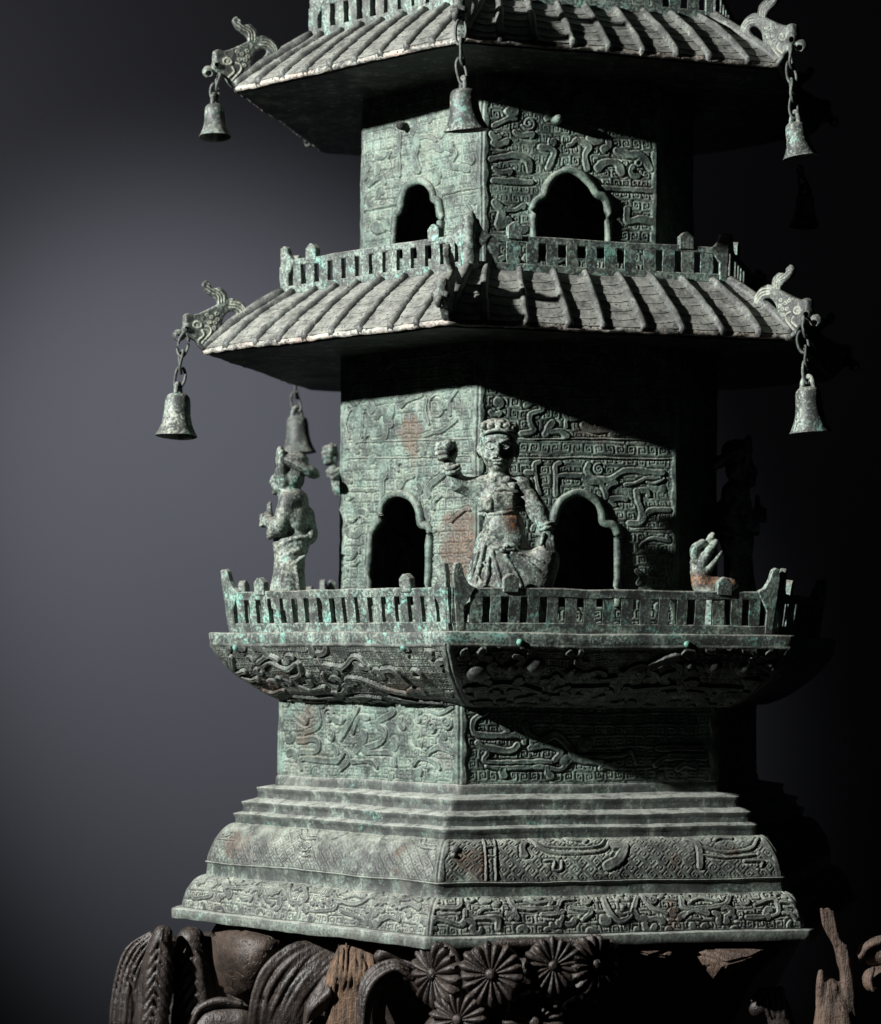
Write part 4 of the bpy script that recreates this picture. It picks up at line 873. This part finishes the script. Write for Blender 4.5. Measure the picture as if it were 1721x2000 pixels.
bell('dark bronze bell lost in the shadow behind the bell with the longest chain', (1560, 330), (1572, 378), _c('r2', 2, 0.283), 62, 66, 2, (0.0, 0.0))

# ------------------------------------------------------------------ figurines (modelled in photo px, x right, y away, z up)
def fig_main():
    F = Field((-125, -75, -90), (130, 70, 345), 1.45)
    g = lambda x, y, d=0.0: (x-970.0, d, 1150.0-y)
    E, K, CH = F.ell, F.cap, F.chain
    # legs, robe
    K(g(958, 1062), g(944, 1160), 30, 40, 8); K(g(1000, 1070), g(1030, 1160), 34, 42, 10)
    K(g(944, 1150), g(940, 1215), 38, 44, 10); K(g(1030, 1150), g(1036, 1215), 40, 44, 10)
    K(g(985, 1080, -2), g(985, 1175, -2), 36, 46, 12); E(g(985, 1078, -4), (46, 36, 34), 8)
    E(g(1034, 1108, -8), (48, 30, 38), 10); E(g(1062, 1088, -16), (22, 26, 22), 8)
    K(g(1062, 1095, -10), g(1050, 1160, 0), 30, 26, 10)
    E(g(940, 1150, -4), (34, 36, 22), 8)
    def surf(x, y):
        d = 0.0
        for (cx, cy, cd), (rx, ry, rz) in (((984, 1032, -10), (41, 35, 42)), ((985, 1078, -4), (46, 36, 34)), ((1034, 1108, -8), (48, 30, 38)), ((976, 972, -2), (44, 32, 46)), ((1062, 1088, -16), (22, 26, 22))):
            q = 1-((x-cx)/rx)**2-((y-cy)/rz)**2
            if q > 0: d = min(d, cd-ry*math.sqrt(q))
        for (x0, y0, r0), (x1, y1, r1) in (((985, 1080, 36), (985, 1175, 46)), ((958, 1062, 30), (944, 1160, 40)), ((1000, 1070, 34), (1030, 1160, 42)), ((944, 1150, 38), (940, 1215, 44))):
            t_ = min(1, max(0, (y-y0)/(y1-y0))); r_ = r0+(r1-r0)*t_; q = r_*r_-(x-x0-(x1-x0)*t_)**2
            if q > 0 and y0-10 < y < y1+10: d = min(d, -math.sqrt(q))
        return d
    def fold(pts, r, k=1.4):
        P = crom(pts, 5); CH([g(x, y, surf(x, y)-2.6+r*0.15) for x, y in P], r, k, n=1)
    for pts, r in (([(947, 1066), (938, 1105), (924, 1165)], 4), ([(962, 1078), (972, 1115), (986, 1165)], 4), ([(988, 1086), (1008, 1122), (1026, 1165)], 4), ([(934, 1080), (924, 1120), (912, 1160)], 3.5), ([(1000, 1082), (1030, 1098), (1066, 1128)], 3.5), ([(955, 1090), (952, 1125), (945, 1165)], 3), ([(1014, 1082), (1048, 1090), (1076, 1112)], 3)):
        fold(pts, r)
    fold([(946, 1100), (956, 1122), (946, 1140), (934, 1122), (942, 1102)], 2.6)
    # belly, chest
    E(g(984, 1032, -10), (41, 35, 42), 8); E(g(976, 972, -2), (44, 32, 46), 10); E(g(1000, 1052, -22), (27, 20, 26), 8)
    fold([(936, 1003), (960, 1005), (995, 1001), (1020, 993)], 3.6); fold([(937, 995), (960, 997), (995, 993), (1018, 986)], 2.4)
    fold([(944, 1046), (958, 1060), (982, 1068), (1006, 1066), (1022, 1056)], 3.6); fold([(942, 1053), (956, 1067), (980, 1075), (1004, 1074)], 2.6)
    for x, y in ((976, 1070), (988, 1068), (982, 1076)): E(g(x, y, surf(x, y)-4), (6, 5, 4.5), 2)
    # breast plate
    F.box(g(984, 979, -31), (20, 8, 17), 6, 3, rot=(0.25, 0, 0.08)); F.box(g(950, 985, -27), (13, 8, 13), 5, 3, rot=(0.2, 0, -0.3)); CH([g(960, 962, -30), g(985, 954, -34), g(1008, 960, -30)], 4, 2)
    for x, y in ((968, 956), (984, 950), (1000, 955)): E(g(x, y, -31), (6, 5, 5), 2)
    # shoulders, neck, scarf lumps
    K(g(942, 948, 2), g(1015, 950, 2), 22, 24, 10); K(g(973, 905, -2), g(973, 945, -4), 19, 24, 6)
    for x, y in ((962, 938), (978, 944), (990, 936), (1000, 948), (985, 958), (968, 950)): E(g(x, y, -24), (8, 8, 7), 4)
    # raised arm
    K(g(938, 950, 0), g(892, 944, -8), 19, 16, 8); K(g(940, 972, 0), g(900, 950, -6), 14, 10, 10); K(g(893, 942, -8), g(878, 908, -20), 16, 13, 6)
    CH([g(866, 921, -24), g(880, 925, -33), g(897, 916, -28)], 4.5, 2); CH([g(864, 913, -24), g(878, 917, -34), g(895, 909, -28)], 4.5, 2)
    E(g(876, 884, -22), (17, 15, 20), 4)
    for i, (x, y) in enumerate(((856, 868), (854, 877), (855, 886), (859, 895))): CH([g(872, y-2, -38), g(x+1, y, -36), g(x-1, y+1, -24), g(x+6, y+2, -14)], 4.8, 0.8)
    K(g(874, 871, -40), g(876, 867, -20), 11, 11, 1.0); K(g(884, 866, -34), g(888, 880, -30), 6, 6, 2)
    # lowered arm, hand on the knee
    K(g(1018, 952, 0), g(1050, 1000, -14), 23, 20, 8); K(g(1050, 1000, -14), g(1066, 1038, -30), 18, 12, 5)
    CH([g(1052, 1030, -36), g(1066, 1024, -44), g(1080, 1022, -32)], 4, 2); CH([g(1054, 1036, -38), g(1068, 1031, -45), g(1080, 1030, -34)], 3.5, 1.5)
    E(g(1068, 1050, -34), (13, 11, 14), 4)
    for i in range(4): CH([g(1062+i*5, 1050, -40), g(1064+i*5, 1064, -42), g(1068+i*4.5, 1076, -36)], 4.2, 1.0)
    K(g(1060, 1046, -44), g(1056, 1064, -46), 5.5, 4, 1.5)
    # head
    E(g(971, 866, -6), (36, 34, 44), 4); E(g(972, 893, -12), (29, 26, 26), 6); E(g(971, 912, -22), (12, 11, 8), 5)
    E(g(953, 890, -26), (11, 9, 10), 5); E(g(990, 890, -26), (11, 9, 10), 5)
    K(g(971, 868, -40), g(971, 886, -46), 4.2, 6.2, 3); E(g(963, 888, -39), (4, 4, 3), 2); E(g(979, 888, -39), (4, 4, 3), 2)
    for sx in (-1, 1):
        E(g(971+sx*15, 872, -31.0), (8, 5.5, 4.2), 2); CH([g(971+sx*6, 864, -39), g(971+sx*15, 860, -39), g(971+sx*24, 864, -32)], 2.6, 2)
        CH([g(971+sx*6, 874, -38.5), g(971+sx*15, 877, -39), g(971+sx*23, 873, -34)], 1.5, 0.8); E(g(971+sx*36, 878, -2), (6, 10, 15), 3)
        CH([g(971+sx*3, 893, -40), g(971+sx*9, 894, -40), g(971+sx*15, 898, -36)], 2.6, 1.6)
    E(g(971, 900, -39), (12, 5, 2.8), 1.5); E(g(971, 905.5, -38), (10, 5, 2.8), 1.5); K(g(960, 902.8, -44), g(982, 902.8, -44), 1.4, 1.4, 0.6, cut=True)
    # hair: band and curls
    CH([g(938, 852, -14), g(950, 844, -36), g(972, 840, -42), g(994, 844, -36), g(1006, 852, -14)], 3.6, 3)
    E(g(972, 846, 4), (37, 38, 22), 5); E(g(972, 836, 0), (30, 32, 22), 6)
    rr = random.Random(3)
    for i in range(48):
        a = rr.uniform(-2.4, 2.4); el = rr.uniform(0.0, 1.0); R_ = 36*math.cos(el*1.2)
        E(g(972+R_*math.sin(a), 840-19*math.sin(el*1.5), -R_*math.cos(a)*0.95), (rr.uniform(4.5, 7),)*3, 1.8)
    for i in range(16):
        a = rr.uniform(-1.8, 1.8); q = rr.uniform(0.3, 0.95); E(g(972+27*q*math.sin(a), 836-22*math.sqrt(1-q*q*0.8)+3, -28*q*math.cos(a)), (5.5, 5.5, 5), 1.5)
    for x in (942, 956, 973): E(g(x, 834-abs(x-972)*0.1, -30), (8, 8, 7), 2)
    F.rough(0.7, 0.13, 4); F.rough(0.4, 0.4, 9); F.floor(-84)
    return F.build()
def fig_hat():
    F = Field((-75, -60, -94), (75, 60, 300), 1.6)
    g = lambda x, y, d=0.0: (x-567.0, d, 1150.0-y); E, K, CH = F.ell, F.cap, F.chain
    K(g(566, 1075), g(562, 1160), 29, 33, 8); E(g(568, 1060), (36, 30, 36), 8); K(g(563, 1150), g(562, 1215), 32, 36, 10)
    E(g(572, 1005, 2), (32, 32, 46), 8); E(g(572, 972), (28, 34, 24), 8)
    K(g(562, 975, -20), g(546, 1030, -24), 18, 15, 9); K(g(545, 1030, -28), g(524, 1015, -10), 16, 12, 6); K(g(560, 975, 28), g(546, 1030, 26), 19, 16, 7); K(g(546, 1028, 26), g(524, 1015, 6), 15, 12, 6)
    E(g(522, 1008, -2), (11, 12, 14), 4); K(g(527, 1000, -4), g(526, 979, -4), 4.5, 3.5, 1.5); K(g(523, 1000, 3), g(522, 982, 3), 4.5, 3.5, 1.5)
    for i in range(4): CH([g(512, 1004+i*6, -10), g(509, 1005+i*6, -2), g(513, 1006+i*6, 7)], 4, 1)
    K(g(532, 1040, -26), g(528, 1046, -14), 11, 7, 5)
    E(g(606, 1040, 10), (12, 20, 20), 8); K(g(598, 1000, 12), g(604, 1035, 10), 14, 12, 8)
    CH([g(538, 1075, -12), g(552, 1062, -26), g(575, 1052, -28), g(600, 1046, -18)], 3.6, 4); CH([g(545, 1097, -14), g(560, 1084, -27), g(585, 1072, -27)], 3.2, 4); CH([g(548, 1098, -20), g(575, 1100, -28), g(596, 1084, -16)], 3.6, 4); CH([g(555, 1104, -26), g(550, 1160, -29)], 3.2, 4); CH([g(580, 1104, -26), g(588, 1160, -27)], 3.2, 4)
    K(g(560, 960), g(558, 930), 20, 18, 6)
    E(g(557, 926, 0), (25, 25, 31), 5); E(g(540, 946, 0), (12, 14, 12), 4); K(g(531, 926), g(528, 936), 4, 5, 3); E(g(533, 944), (6, 8, 4), 2); E(g(536, 955), (8, 9, 7), 3)
    for s_ in (-1, 1): E(g(537, 924, s_*10), (5, 5, 4), 1.5); E(g(556, 930, s_*22), (8, 4, 12), 2)
    # broad turned-up hat
    E(g(582, 904, 0), (46, 40, 11), 4, rot=(0, 0.46, 0)); E(g(568, 894, 0), (33, 31, 21), 5); E(g(546, 884, -3), (9, 24, 20), 5, rot=(0, -0.1, 0)); E(g(606, 916, 0), (15, 28, 12), 5, rot=(0, 0.46, 0))
    CH([g(549, 880, -24), g(549, 905, -25), g(552, 940, -20)], (8, 8, 6), 4); E(g(572, 930, 2), (20, 26, 22), 5)
    F.rough(0.8, 0.12, 6); F.rough(0.4, 0.4, 11); F.floor(-87)
    return F.build()
_v, _q = fig_main(); FIGM = mesh('figurine', _v*0.0003915, _q, attrs={'rust': np.clip(1.7-((_v[:, 0]-35)/22)**2-((_v[:, 2]-136)/26)**2, 0, 1.6)*(_v[:, 1] < -10)})
_v, _q = fig_hat(); FIGH = mesh('figurine', _v*0.000421, _q)
def place(name, me, px_, Y, label, sc, low):
    P = at(px_[0], px_[1], Y); k = (P[2]-0.2316)/low          # stretch so that the hidden foot meets the balcony floor
    o = obj(name, me, M_FIG); o.location = (P[0], P[1], P[2]); o.scale = (sc[0], sc[1], k)
    return tag(o, label, 'figurine')
place('figurine', FIGM, (970, 1150), -0.216, 'bare-armed bronze figurine raising its fist at the corner of the balcony', (1, 1), 84*0.0003915)
place('figurine', FIGH, (567, 1150), -0.060, 'bronze figurine in a broad hat with hands clasped, under the dull grey bell', (1, 1), 87*0.000421)
place('figurine', FIGH, (1440, 1150), -0.015, 'bronze figurine in a broad hat standing unlit in black shadow', (-0.95, 0.95), 87*0.000421)
place('figurine', FIGM, (716, 1157), 0.128, 'bronze figurine mostly hidden behind the wall, only its raised arm showing', (0.86, 0.9), 84*0.0003915)
def fragment():
    F = Field((-45, -35, -92), (75, 35, 110), 1.3); g = lambda x, y, d=0.0: (x-1375.0, d, 1150.0-y); E, K, CH = F.ell, F.cap, F.chain
    K(g(1385, 1160), g(1390, 1215), 26, 28, 8); E(g(1372, 1100), (24, 18, 26), 6); K(g(1368, 1118), g(1372, 1140), 20, 22, 6); CH([g(1360, 1100, -8), g(1356, 1075, -10), g(1372, 1062, -8)], (9, 9, 7), 2.5); CH([g(1372, 1100, -14), g(1384, 1078, -16), g(1396, 1062, -12)], (9, 9, 7), 2.0); CH([g(1368, 1098, 4), g(1380, 1070, 0), g(1391, 1048, 0)], (11, 9, 7), 2.0); CH([g(1382, 1112, -12), g(1396, 1096, -14), g(1408, 1080, -10)], (7, 5.5, 4), 2)
    K(g(1380, 1140, -4), g(1425, 1142, -8), 15, 13, 6); E(g(1432, 1142, -8), (10, 10, 9), 4)
    F.rough(1.0, 0.13, 8); F.floor(-86); return F.build()
_v, _q = fragment(); fz = _v[:, 2]
rs = 1.6*np.clip(1.25-np.abs(fz-16)/18, 0, 1)
Yf = -0.16; fo = obj('bronze_fragment', mesh('bronze_fragment', _v*0.0004, _q, attrs={'rust': rs}), M_FIG)
P = at(1375, 1150, Yf); fo.location = tuple(P); fo.scale = (1, 1, (P[2]-0.2316)/(86*0.0004))
tag(fo, 'bud-shaped bronze piece with an orange-stained stub, lit behind the railing', 'fragment')

# ------------------------------------------------------------------ carved wooden stand
STAND = empty('wooden_stand', (0, 0, -0.30)); tag(STAND, 'dark carved wooden stand of leaves and flower rosettes under the pagoda', 'stand')
def wpart(name, me, mat):
    o = bpy.data.objects.new(name, me); C.objects.link(o); me.materials.append(mat) if not me.materials else None
    o.parent = STAND; o.location = (0, 0, 0.30); return o
class WF(Field):
    """field in metres; points given as photo px plus depth"""
    pass
def P3(x, y, Y): return at(x, y, Y)
SM = 0.00039
def sweep_field(lo_px, hi_px, Y0, Y1, h=0.0011):
    c = [P3(x, y, Y) for x in (lo_px[0], hi_px[0]) for y in (lo_px[1], hi_px[1]) for Y in (Y0, Y1)]
    return Field(np.min(c, 0), np.max(c, 0), h)
def leaf(name, ridges, Y, lo, hi, mat=None, rough=(0.0007, 60), h=0.0011, body=None, cuts=()):
    """a carved leaf: body strokes with fine raised ribs and cut grooves, all traced as (px points, radius px, depth offset)"""
    F = sweep_field(lo, hi, Y-0.07, Y+0.07, h)
    for pts, r, dy in (body or []):
        F.chain([P3(p[0], p[1], Y+dy+(p[2] if len(p) > 2 else 0)) for p in pts], np.atleast_1d(r)*SM, 0.004, 4)
    for pts, r, dy in ridges:
        F.chain([P3(p[0], p[1], Y+dy+(p[2] if len(p) > 2 else 0)) for p in pts], np.atleast_1d(r)*SM, 0.0007, 4)
    for pts, r, dy in cuts:
        F.chain([P3(p[0], p[1], Y+dy+(p[2] if len(p) > 2 else 0)) for p in pts], np.atleast_1d(r)*SM, 0.0012, 4, cut=True)
    F.rough(rough[0], rough[1], 3)
    V, Q = F.build()
    return wpart(name, mesh(name, V, Q), mat or M_WOOD)
# core of the stand, below and behind the carving
core = ring_mesh('core', 'base', [(0.05, -0.0022), (0.262, -0.0022), (0.268, -0.012), (0.245, -0.030), (0.215, -0.08), (0.235, -0.20), (0.27, -0.299), (0.05, -0.2995)], 20)
wpart('core', core, M_WOOD)
# drooping leaf cluster at the far side
leaf('leaf', [([(304+q*5, 1826+q*3), (266+q*9, 1862+q*4), (242+q*9, 1930), (232+q*9, 2040)], (3, 4.5, 5, 5), -0.0105-0.001*(2-abs(q-1))) for q in range(-2, 4)], -0.05, (205, 1790), (330, 2075), body=[([(310, 1832), (272, 1870), (252, 1940), (246, 2050)], (16, 28, 32, 30), 0.0)],
     cuts=[([(240+i*6, 1860+i*26), (262, 1885+i*26)], 3, -0.013) for i in range(6)])
def veins(cx, y0, r, n, sp, rw=3.2, lean=0.0):
    out = []
    dz = lambda l: (r-math.sqrt(max(0, r*r-l*l)))*SM
    for i in range(n):
        y = y0+i*sp; x = cx+lean*i*sp
        for sg in (-1, 1):
            out.append(([(x+sg*2, y, 0), (x+sg*r*0.45, y+sp*1.1, dz(r*0.45)), (x+sg*r*0.80, y+sp*2.5, dz(r*0.80))], (rw*0.7, rw*1.25, rw*0.6), -r*SM-0.0006))
    return out
leaf('leaf', veins(311, 1836, 33, 9, 22, 6.0, -0.09)+[([(318, 1815), (310, 1880), (298, 1960), (290, 2050)], (4, 4, 3.5, 3), -0.0128)], -0.07, (250, 1785), (365, 2080), body=[([(318, 1828), (308, 1880), (296, 1960), (288, 2050)], (22, 32, 33, 30), 0.0)], h=0.0009)
leaf('leaf', veins(372, 1848, 40, 8, 24, 6.5, 0.12), -0.05, (320, 1790), (460, 2080), body=[([(372, 1838), (378, 1900), (392, 1970), (405, 2050)], (30, 42, 38, 30), 0.0)], h=0.0010)
leaf('scroll', [([(376, 1998), (392, 1968), (430, 1955), (470, 1960)], (6, 8, 8, 6), -0.011)], -0.075, (350, 1925), (520, 2085), body=[([(390, 2030), (415, 2000), (470, 1995)], (34, 38, 36), 0.0)])
# plain faceted bud under the plate edge
bm = bmesh.new()
pts = [(412, 1822, -0.10), (470, 1812, -0.135), (545, 1826, -0.15), (562, 1852, -0.14), (548, 1920, -0.125), (488, 1962, -0.12), (430, 1935, -0.11), (416, 1876, -0.115), (490, 1850, -0.165), (480, 1925, -0.14), (450, 1846, -0.15), (535, 1862, -0.162)]
for x, y, Y in pts: bm.verts.new(P3(x, y, Y)); bm.verts.new(P3(x, y, Y+0.05) if False else P3(480+(x-480)*0.8, 1880+(y-1880)*0.8, -0.06))
bmesh.ops.convex_hull(bm, input=list(bm.verts)); 
for v in [v for v in bm.verts if not v.link_faces]: bm.verts.remove(v)
bmesh.ops.bevel(bm, geom=list(bm.edges), offset=0.0025, segments=2, affect='EDGES')
wpart('bud', bm_mesh('bud', bm, True), wood('brown_worn_wood', (0.016, 0.011, 0.009), (0.060, 0.040, 0.029), 0.5, (40, 40, 60), 0.2))
# big feathered leaf: ribs sweeping from the plate down to the ground
rid = []
rj = random.Random(5)
for i in range(13):
    f = i/12.0; w_ = rj.uniform(0.75, 1.25); o_ = rj.uniform(-3, 3)
    rid.append(([(640+f*90-i*2+o_, 1834+f*18, 0.006), (560+f*105+o_, 1852+f*40, -0.004), (512+f*102-o_, 1905+f*45, -0.006+rj.uniform(-0.002, 0.002)), (490+f*95+o_*0.5, 1975+f*30, -0.003), (484+f*92, 2060, 0.003)], (3*w_, 5.5*w_, 6.5*w_, 5.5*w_, 4*w_), 0.0035))
leaf('leaf', rid, -0.185, (455, 1800), (770, 2090), body=[([(700, 1868), (610, 1895), (560, 1960), (545, 2050)], (26, 46, 52, 48), 0.018)], rough=(0.0008, 80),
     cuts=[([(552+i*17, 1858+i*6, -0.006), (536+i*18, 1900+i*9, -0.008), (520+i*18, 1960+i*6, -0.006)], 2.0, 0.0) for i in range(10)])
leaf('leaf', [([(600+i*9, 1995-i*6, -0.004), (612+i*8, 1968-i*7, -0.010), (640, 1935-i*3, -0.006)], (4, 5, 2), -0.009) for i in range(5)], -0.205, (570, 1890), (680, 2090), body=[([(638, 1915), (622, 1970), (612, 2050)], (10, 26, 26), 0.0)])
leaf('broken_wood', [([(662+i*8+4*math.sin(i*3), 1846+6*math.sin(i*2.3)+i*1.5, 0.004), (656+i*9.5, 1905, -0.004), (652+i*9+5*math.sin(i*2), 1950, 0), (650+i*8.5, 2060, 0)], (3, 4.5, 4, 4), -0.0155) for i in range(10)], -0.205, (625, 1835), (775, 2090), M_RAW, body=[([(708+q, 1866+abs(q)*0.2), (700+q, 1910), (692+q, 1970), (690+q, 2050)], (30, 38, 38, 38), -0.002) for q in (-24, -8, 8, 24)], rough=(0.0006, 150))
# arched scroll leaf with a hollow beneath
arch = [([(703-i*0+i*3, 2050), (702+i*5, 1955-i*2+i*5), (722+i*6, 1900+i*7), (765+i*3, 1878+i*7), (800-i*2, 1886+i*9)], (4, 6, 6, 6, 4), -0.012-0.004*(3-abs(i-2))) for i in range(5)]
leaf('leaf', arch, -0.235, (670, 1840), (840, 2090), body=[([(715, 2050), (720, 1960), (740, 1915), (775, 1898), (805, 1905)], (20, 22, 20, 18, 12), 0.004)])
leaf('scroll', [], -0.235, (725, 1835), (830, 1910), body=[([(742, 1868), (760, 1858), (792, 1868)], (12, 16, 14), 0.0), ([(800, 1885), (812, 1900)], (10, 9), -0.006)])
# flower rosettes
def petal_mesh():
    # a fluted wedge petal along +x, r from 0.2 to 1, rounded tip, keel down the middle
    rs_ = np.linspace(0.17, 1.0, 9); a = np.linspace(-1, 1, 7); V = []
    for r in rs_:
        half = 0.172*r*(1.0 if r < 0.86 else math.sqrt(max(0.05, 1-((r-0.86)/0.15)**2)))
        for q in a:
            z = 0.17*(1-q*q)*(0.35+0.65*r)*(1 if r < 0.93 else 0.55)+0.05*math.sin(r*3)-(0.10 if abs(q) > 0.95 else 0)-0.20*max(0, r-0.7)
            V.append((r, q*half, z))
    return mesh('petal', np.array(V), gridq(9, 7), smooth=True)
PET = petal_mesh()
def boss_mesh():
    q = crom([(0.001, 0.27), (0.10, 0.26), (0.165, 0.20), (0.18, 0.12), (0.17, -0.1)], 3); a = np.linspace(0, 2*np.pi, 14, endpoint=False)
    V = np.stack([q[:, :1]*np.cos(a), q[:, :1]*np.sin(a), q[:, 1:]+0*a], -1); V = V*(1+0.05*noise(V, 6, 1)[..., None])
    return mesh('boss', V, gridq(len(q), 14, True))
BOS = boss_mesh()
def dome_mesh():
    q = crom([(0.001, 0.02), (0.5, 0.04), (0.85, -0.06), (0.95, -0.20), (0.86, -0.40), (0.5, -0.5)], 3); a = np.linspace(0, 2*np.pi, 32, endpoint=False)
    w_ = 1+0.03*np.cos(18*a)
    V = np.stack([q[:, :1]*np.cos(a)*w_, q[:, :1]*np.sin(a)*w_, q[:, 1:]+0*a], -1); return mesh('rosette', V, gridq(len(q), 32, True))
DOM = dome_mesh()
def rosette(x, y, Y, r, yaw, tilt, n=17):
    P = P3(x, y, Y); rr = r*(DIST+Y)/FPX
    o = wpart('rosette', DOM, M_WOOD)
    nz = Vector((math.sin(yaw)*math.cos(tilt), -math.cos(yaw)*math.cos(tilt), math.sin(tilt))); q = nz.to_track_quat('Z', 'Y').to_matrix().to_4x4()
    o.matrix_local = Matrix.Translation((P[0], P[1], P[2]+0.30)) @ q @ Matrix.Diagonal((rr, rr, rr, 1))
    ph = random.random()
    for i in range(n):
        p = bpy.data.objects.new('petal', PET); C.objects.link(p); p.parent = o
        if not PET.materials: PET.materials.append(M_WOOD)
        s_ = random.uniform(0.92, 1.05); p.matrix_local = Matrix.Rotation((i+ph)*2*math.pi/n+random.uniform(-0.03, 0.03), 4, 'Z') @ Matrix.Translation((0, 0, 0.03)) @ Matrix.Rotation(random.uniform(-0.05, 0.03), 4, 'Y') @ Matrix.Diagonal((s_, 1.02, random.uniform(0.9, 1.2), 1))
    b = bpy.data.objects.new('boss', BOS); C.objects.link(b); b.parent = o
    if not BOS.materials: BOS.materials.append(M_WOOD)
rosette(850, 1902, -0.285, 66, -0.80, -0.05)
rosette(960, 1903, -0.312, 64, -0.12, 0.02)
rosette(1080, 1886, -0.302, 56, 0.15, 0.05)
rosette(1162, 1884, -0.292, 58, 0.55, 0.10)
rosette(897, 1992, -0.295, 60, -0.35, 0.05)
rosette(1045, 1996, -0.300, 62, 0.10, 0.10)
rosette(1136, 1992, -0.280, 48, 0.35, 0.0)
# backing slab behind the flowers, rough top edge meeting the plate
leaf('backing', [([(830, 1860), (900, 1846), (1000, 1842), (1100, 1840), (1195, 1842)], (8, 10, 9, 9, 8), -0.012), ([(1195, 1846), (1208, 1856)], 7, -0.016)], -0.262, (790, 1812), (1250, 2090), body=[([(850, 1905), (960, 1895), (1080, 1890), (1170, 1885)], (36, 40, 40, 34), 0.006), ([(870, 2020), (1000, 2020), (1130, 2010)], (44, 46, 40), 0.008)], rough=(0.0009, 70))
# blocks under the right-hand plate edge
def facet(name, pts, mat, bev=0.002, back=0.05):
    bm = bmesh.new(); cx = np.mean([p[0] for p in pts]); cy = np.mean([p[1] for p in pts])
    for x, y, Y in pts: bm.verts.new(P3(x, y, Y)); bm.verts.new(P3(cx+(x-cx)*0.7, cy+(y-cy)*0.7, Y+back))
    bmesh.ops.convex_hull(bm, input=list(bm.verts))
    for v in [v for v in bm.verts if not v.link_faces]: bm.verts.remove(v)
    bmesh.ops.bevel(bm, geom=list(bm.edges), offset=bev, segments=2, affect='EDGES')
    return wpart(name, bm_mesh(name, bm, False), mat)
facet('block', [(1215, 1852, -0.245), (1310, 1846, -0.235), (1322, 1852, -0.235), (1312, 1872, -0.238), (1270, 1868, -0.245)], M_BRANCH)
facet('block', [(1358, 1862, -0.237), (1385, 1853, -0.237), (1500, 1853, -0.217), (1470, 1868, -0.237), (1420, 1882, -0.244), (1396, 1916, -0.234), (1375, 1890, -0.237)], M_BRANCH)
leaf('leaf', [([(1470+i*14, 1955-i*4), (1490+i*12, 1935), (1500+i*11, 1985)], (5, 7, 4), -0.009) for i in range(4)], -0.200, (1430, 1905), (1580, 2080), body=[([(1480, 1968), (1510, 1955), (1530, 2010)], (18, 24, 26), 0.0)])
# broken upright branch beyond the plate
leaf('branch', [([(1605+i*7, 1776+i*2, 0), (1612+i*6, 1806, 0), (1622+i*5, 1830, 0), (1634+i*4, 1845, 0)], (4, 5, 4, 4), -0.008) for i in range(4)]+[([(1640+i*6, 1848, 0), (1648+i*5, 1890, 0), (1662+i*2, 1950, 0), (1668, 2000, 0)], (4, 5, 5, 4), -0.008) for i in range(3)]+[([(1604+i*12, 1900+((i*7) % 3)*14, 0), (1603+i*13, 1940, 0), (1600+i*15, 2050, 0)], (6, 9, 10), -0.0075) for i in (0, 2, 4)],
     -0.238, (1570, 1745), (1710, 2090), M_BRANCH, body=[([(1616, 1784), (1622, 1812), (1636, 1845), (1648, 1880)], (11, 10, 9, 10), 0.0), ([(1648, 1870), (1658, 1930), (1664, 1990)], (12, 14, 9), 0.0), ([(1618, 1925), (1616, 1980), (1618, 2050)], (16, 24, 28), -0.004), ([(1640, 1935), (1644, 1980), (1650, 2050)], (14, 24, 28), -0.004)], rough=(0.0008, 120),
     cuts=[([(1627, 1935, -0.02), (1632, 1975, -0.022), (1628, 2020, -0.02)], 3, 0.0)])
leaf('lobe', [([(1682, 1868), (1700, 1846), (1740, 1836)], (5, 6, 5), -0.012)], -0.232, (1650, 1790), (1790, 1915), M_BRANCH, body=[([(1700, 1862), (1725, 1858), (1760, 1860)], (26, 30, 30), 0.0)])
leaf('lobe', [([(1706, 1892), (1700, 1915), (1706, 1934)], (4, 5, 4), -0.012)], -0.240, (1650, 1865), (1790, 1965), M_BRANCH, body=[([(1705, 1914), (1730, 1912), (1760, 1914)], (23, 26, 26), 0.0)])
# solid carved mass behind the left-hand leaves
leaf('backing', [], -0.03, (270, 1795), (560, 2090), body=[([(335, 1850), (345, 1930), (350, 2050)], (26, 34, 34), 0.0), ([(410, 1850), (425, 1930), (430, 2050)], (32, 44, 44), 0.0), ([(480, 1890), (490, 1960), (500, 2050)], (40, 50, 50), -0.03)], rough=(0.0012, 70))
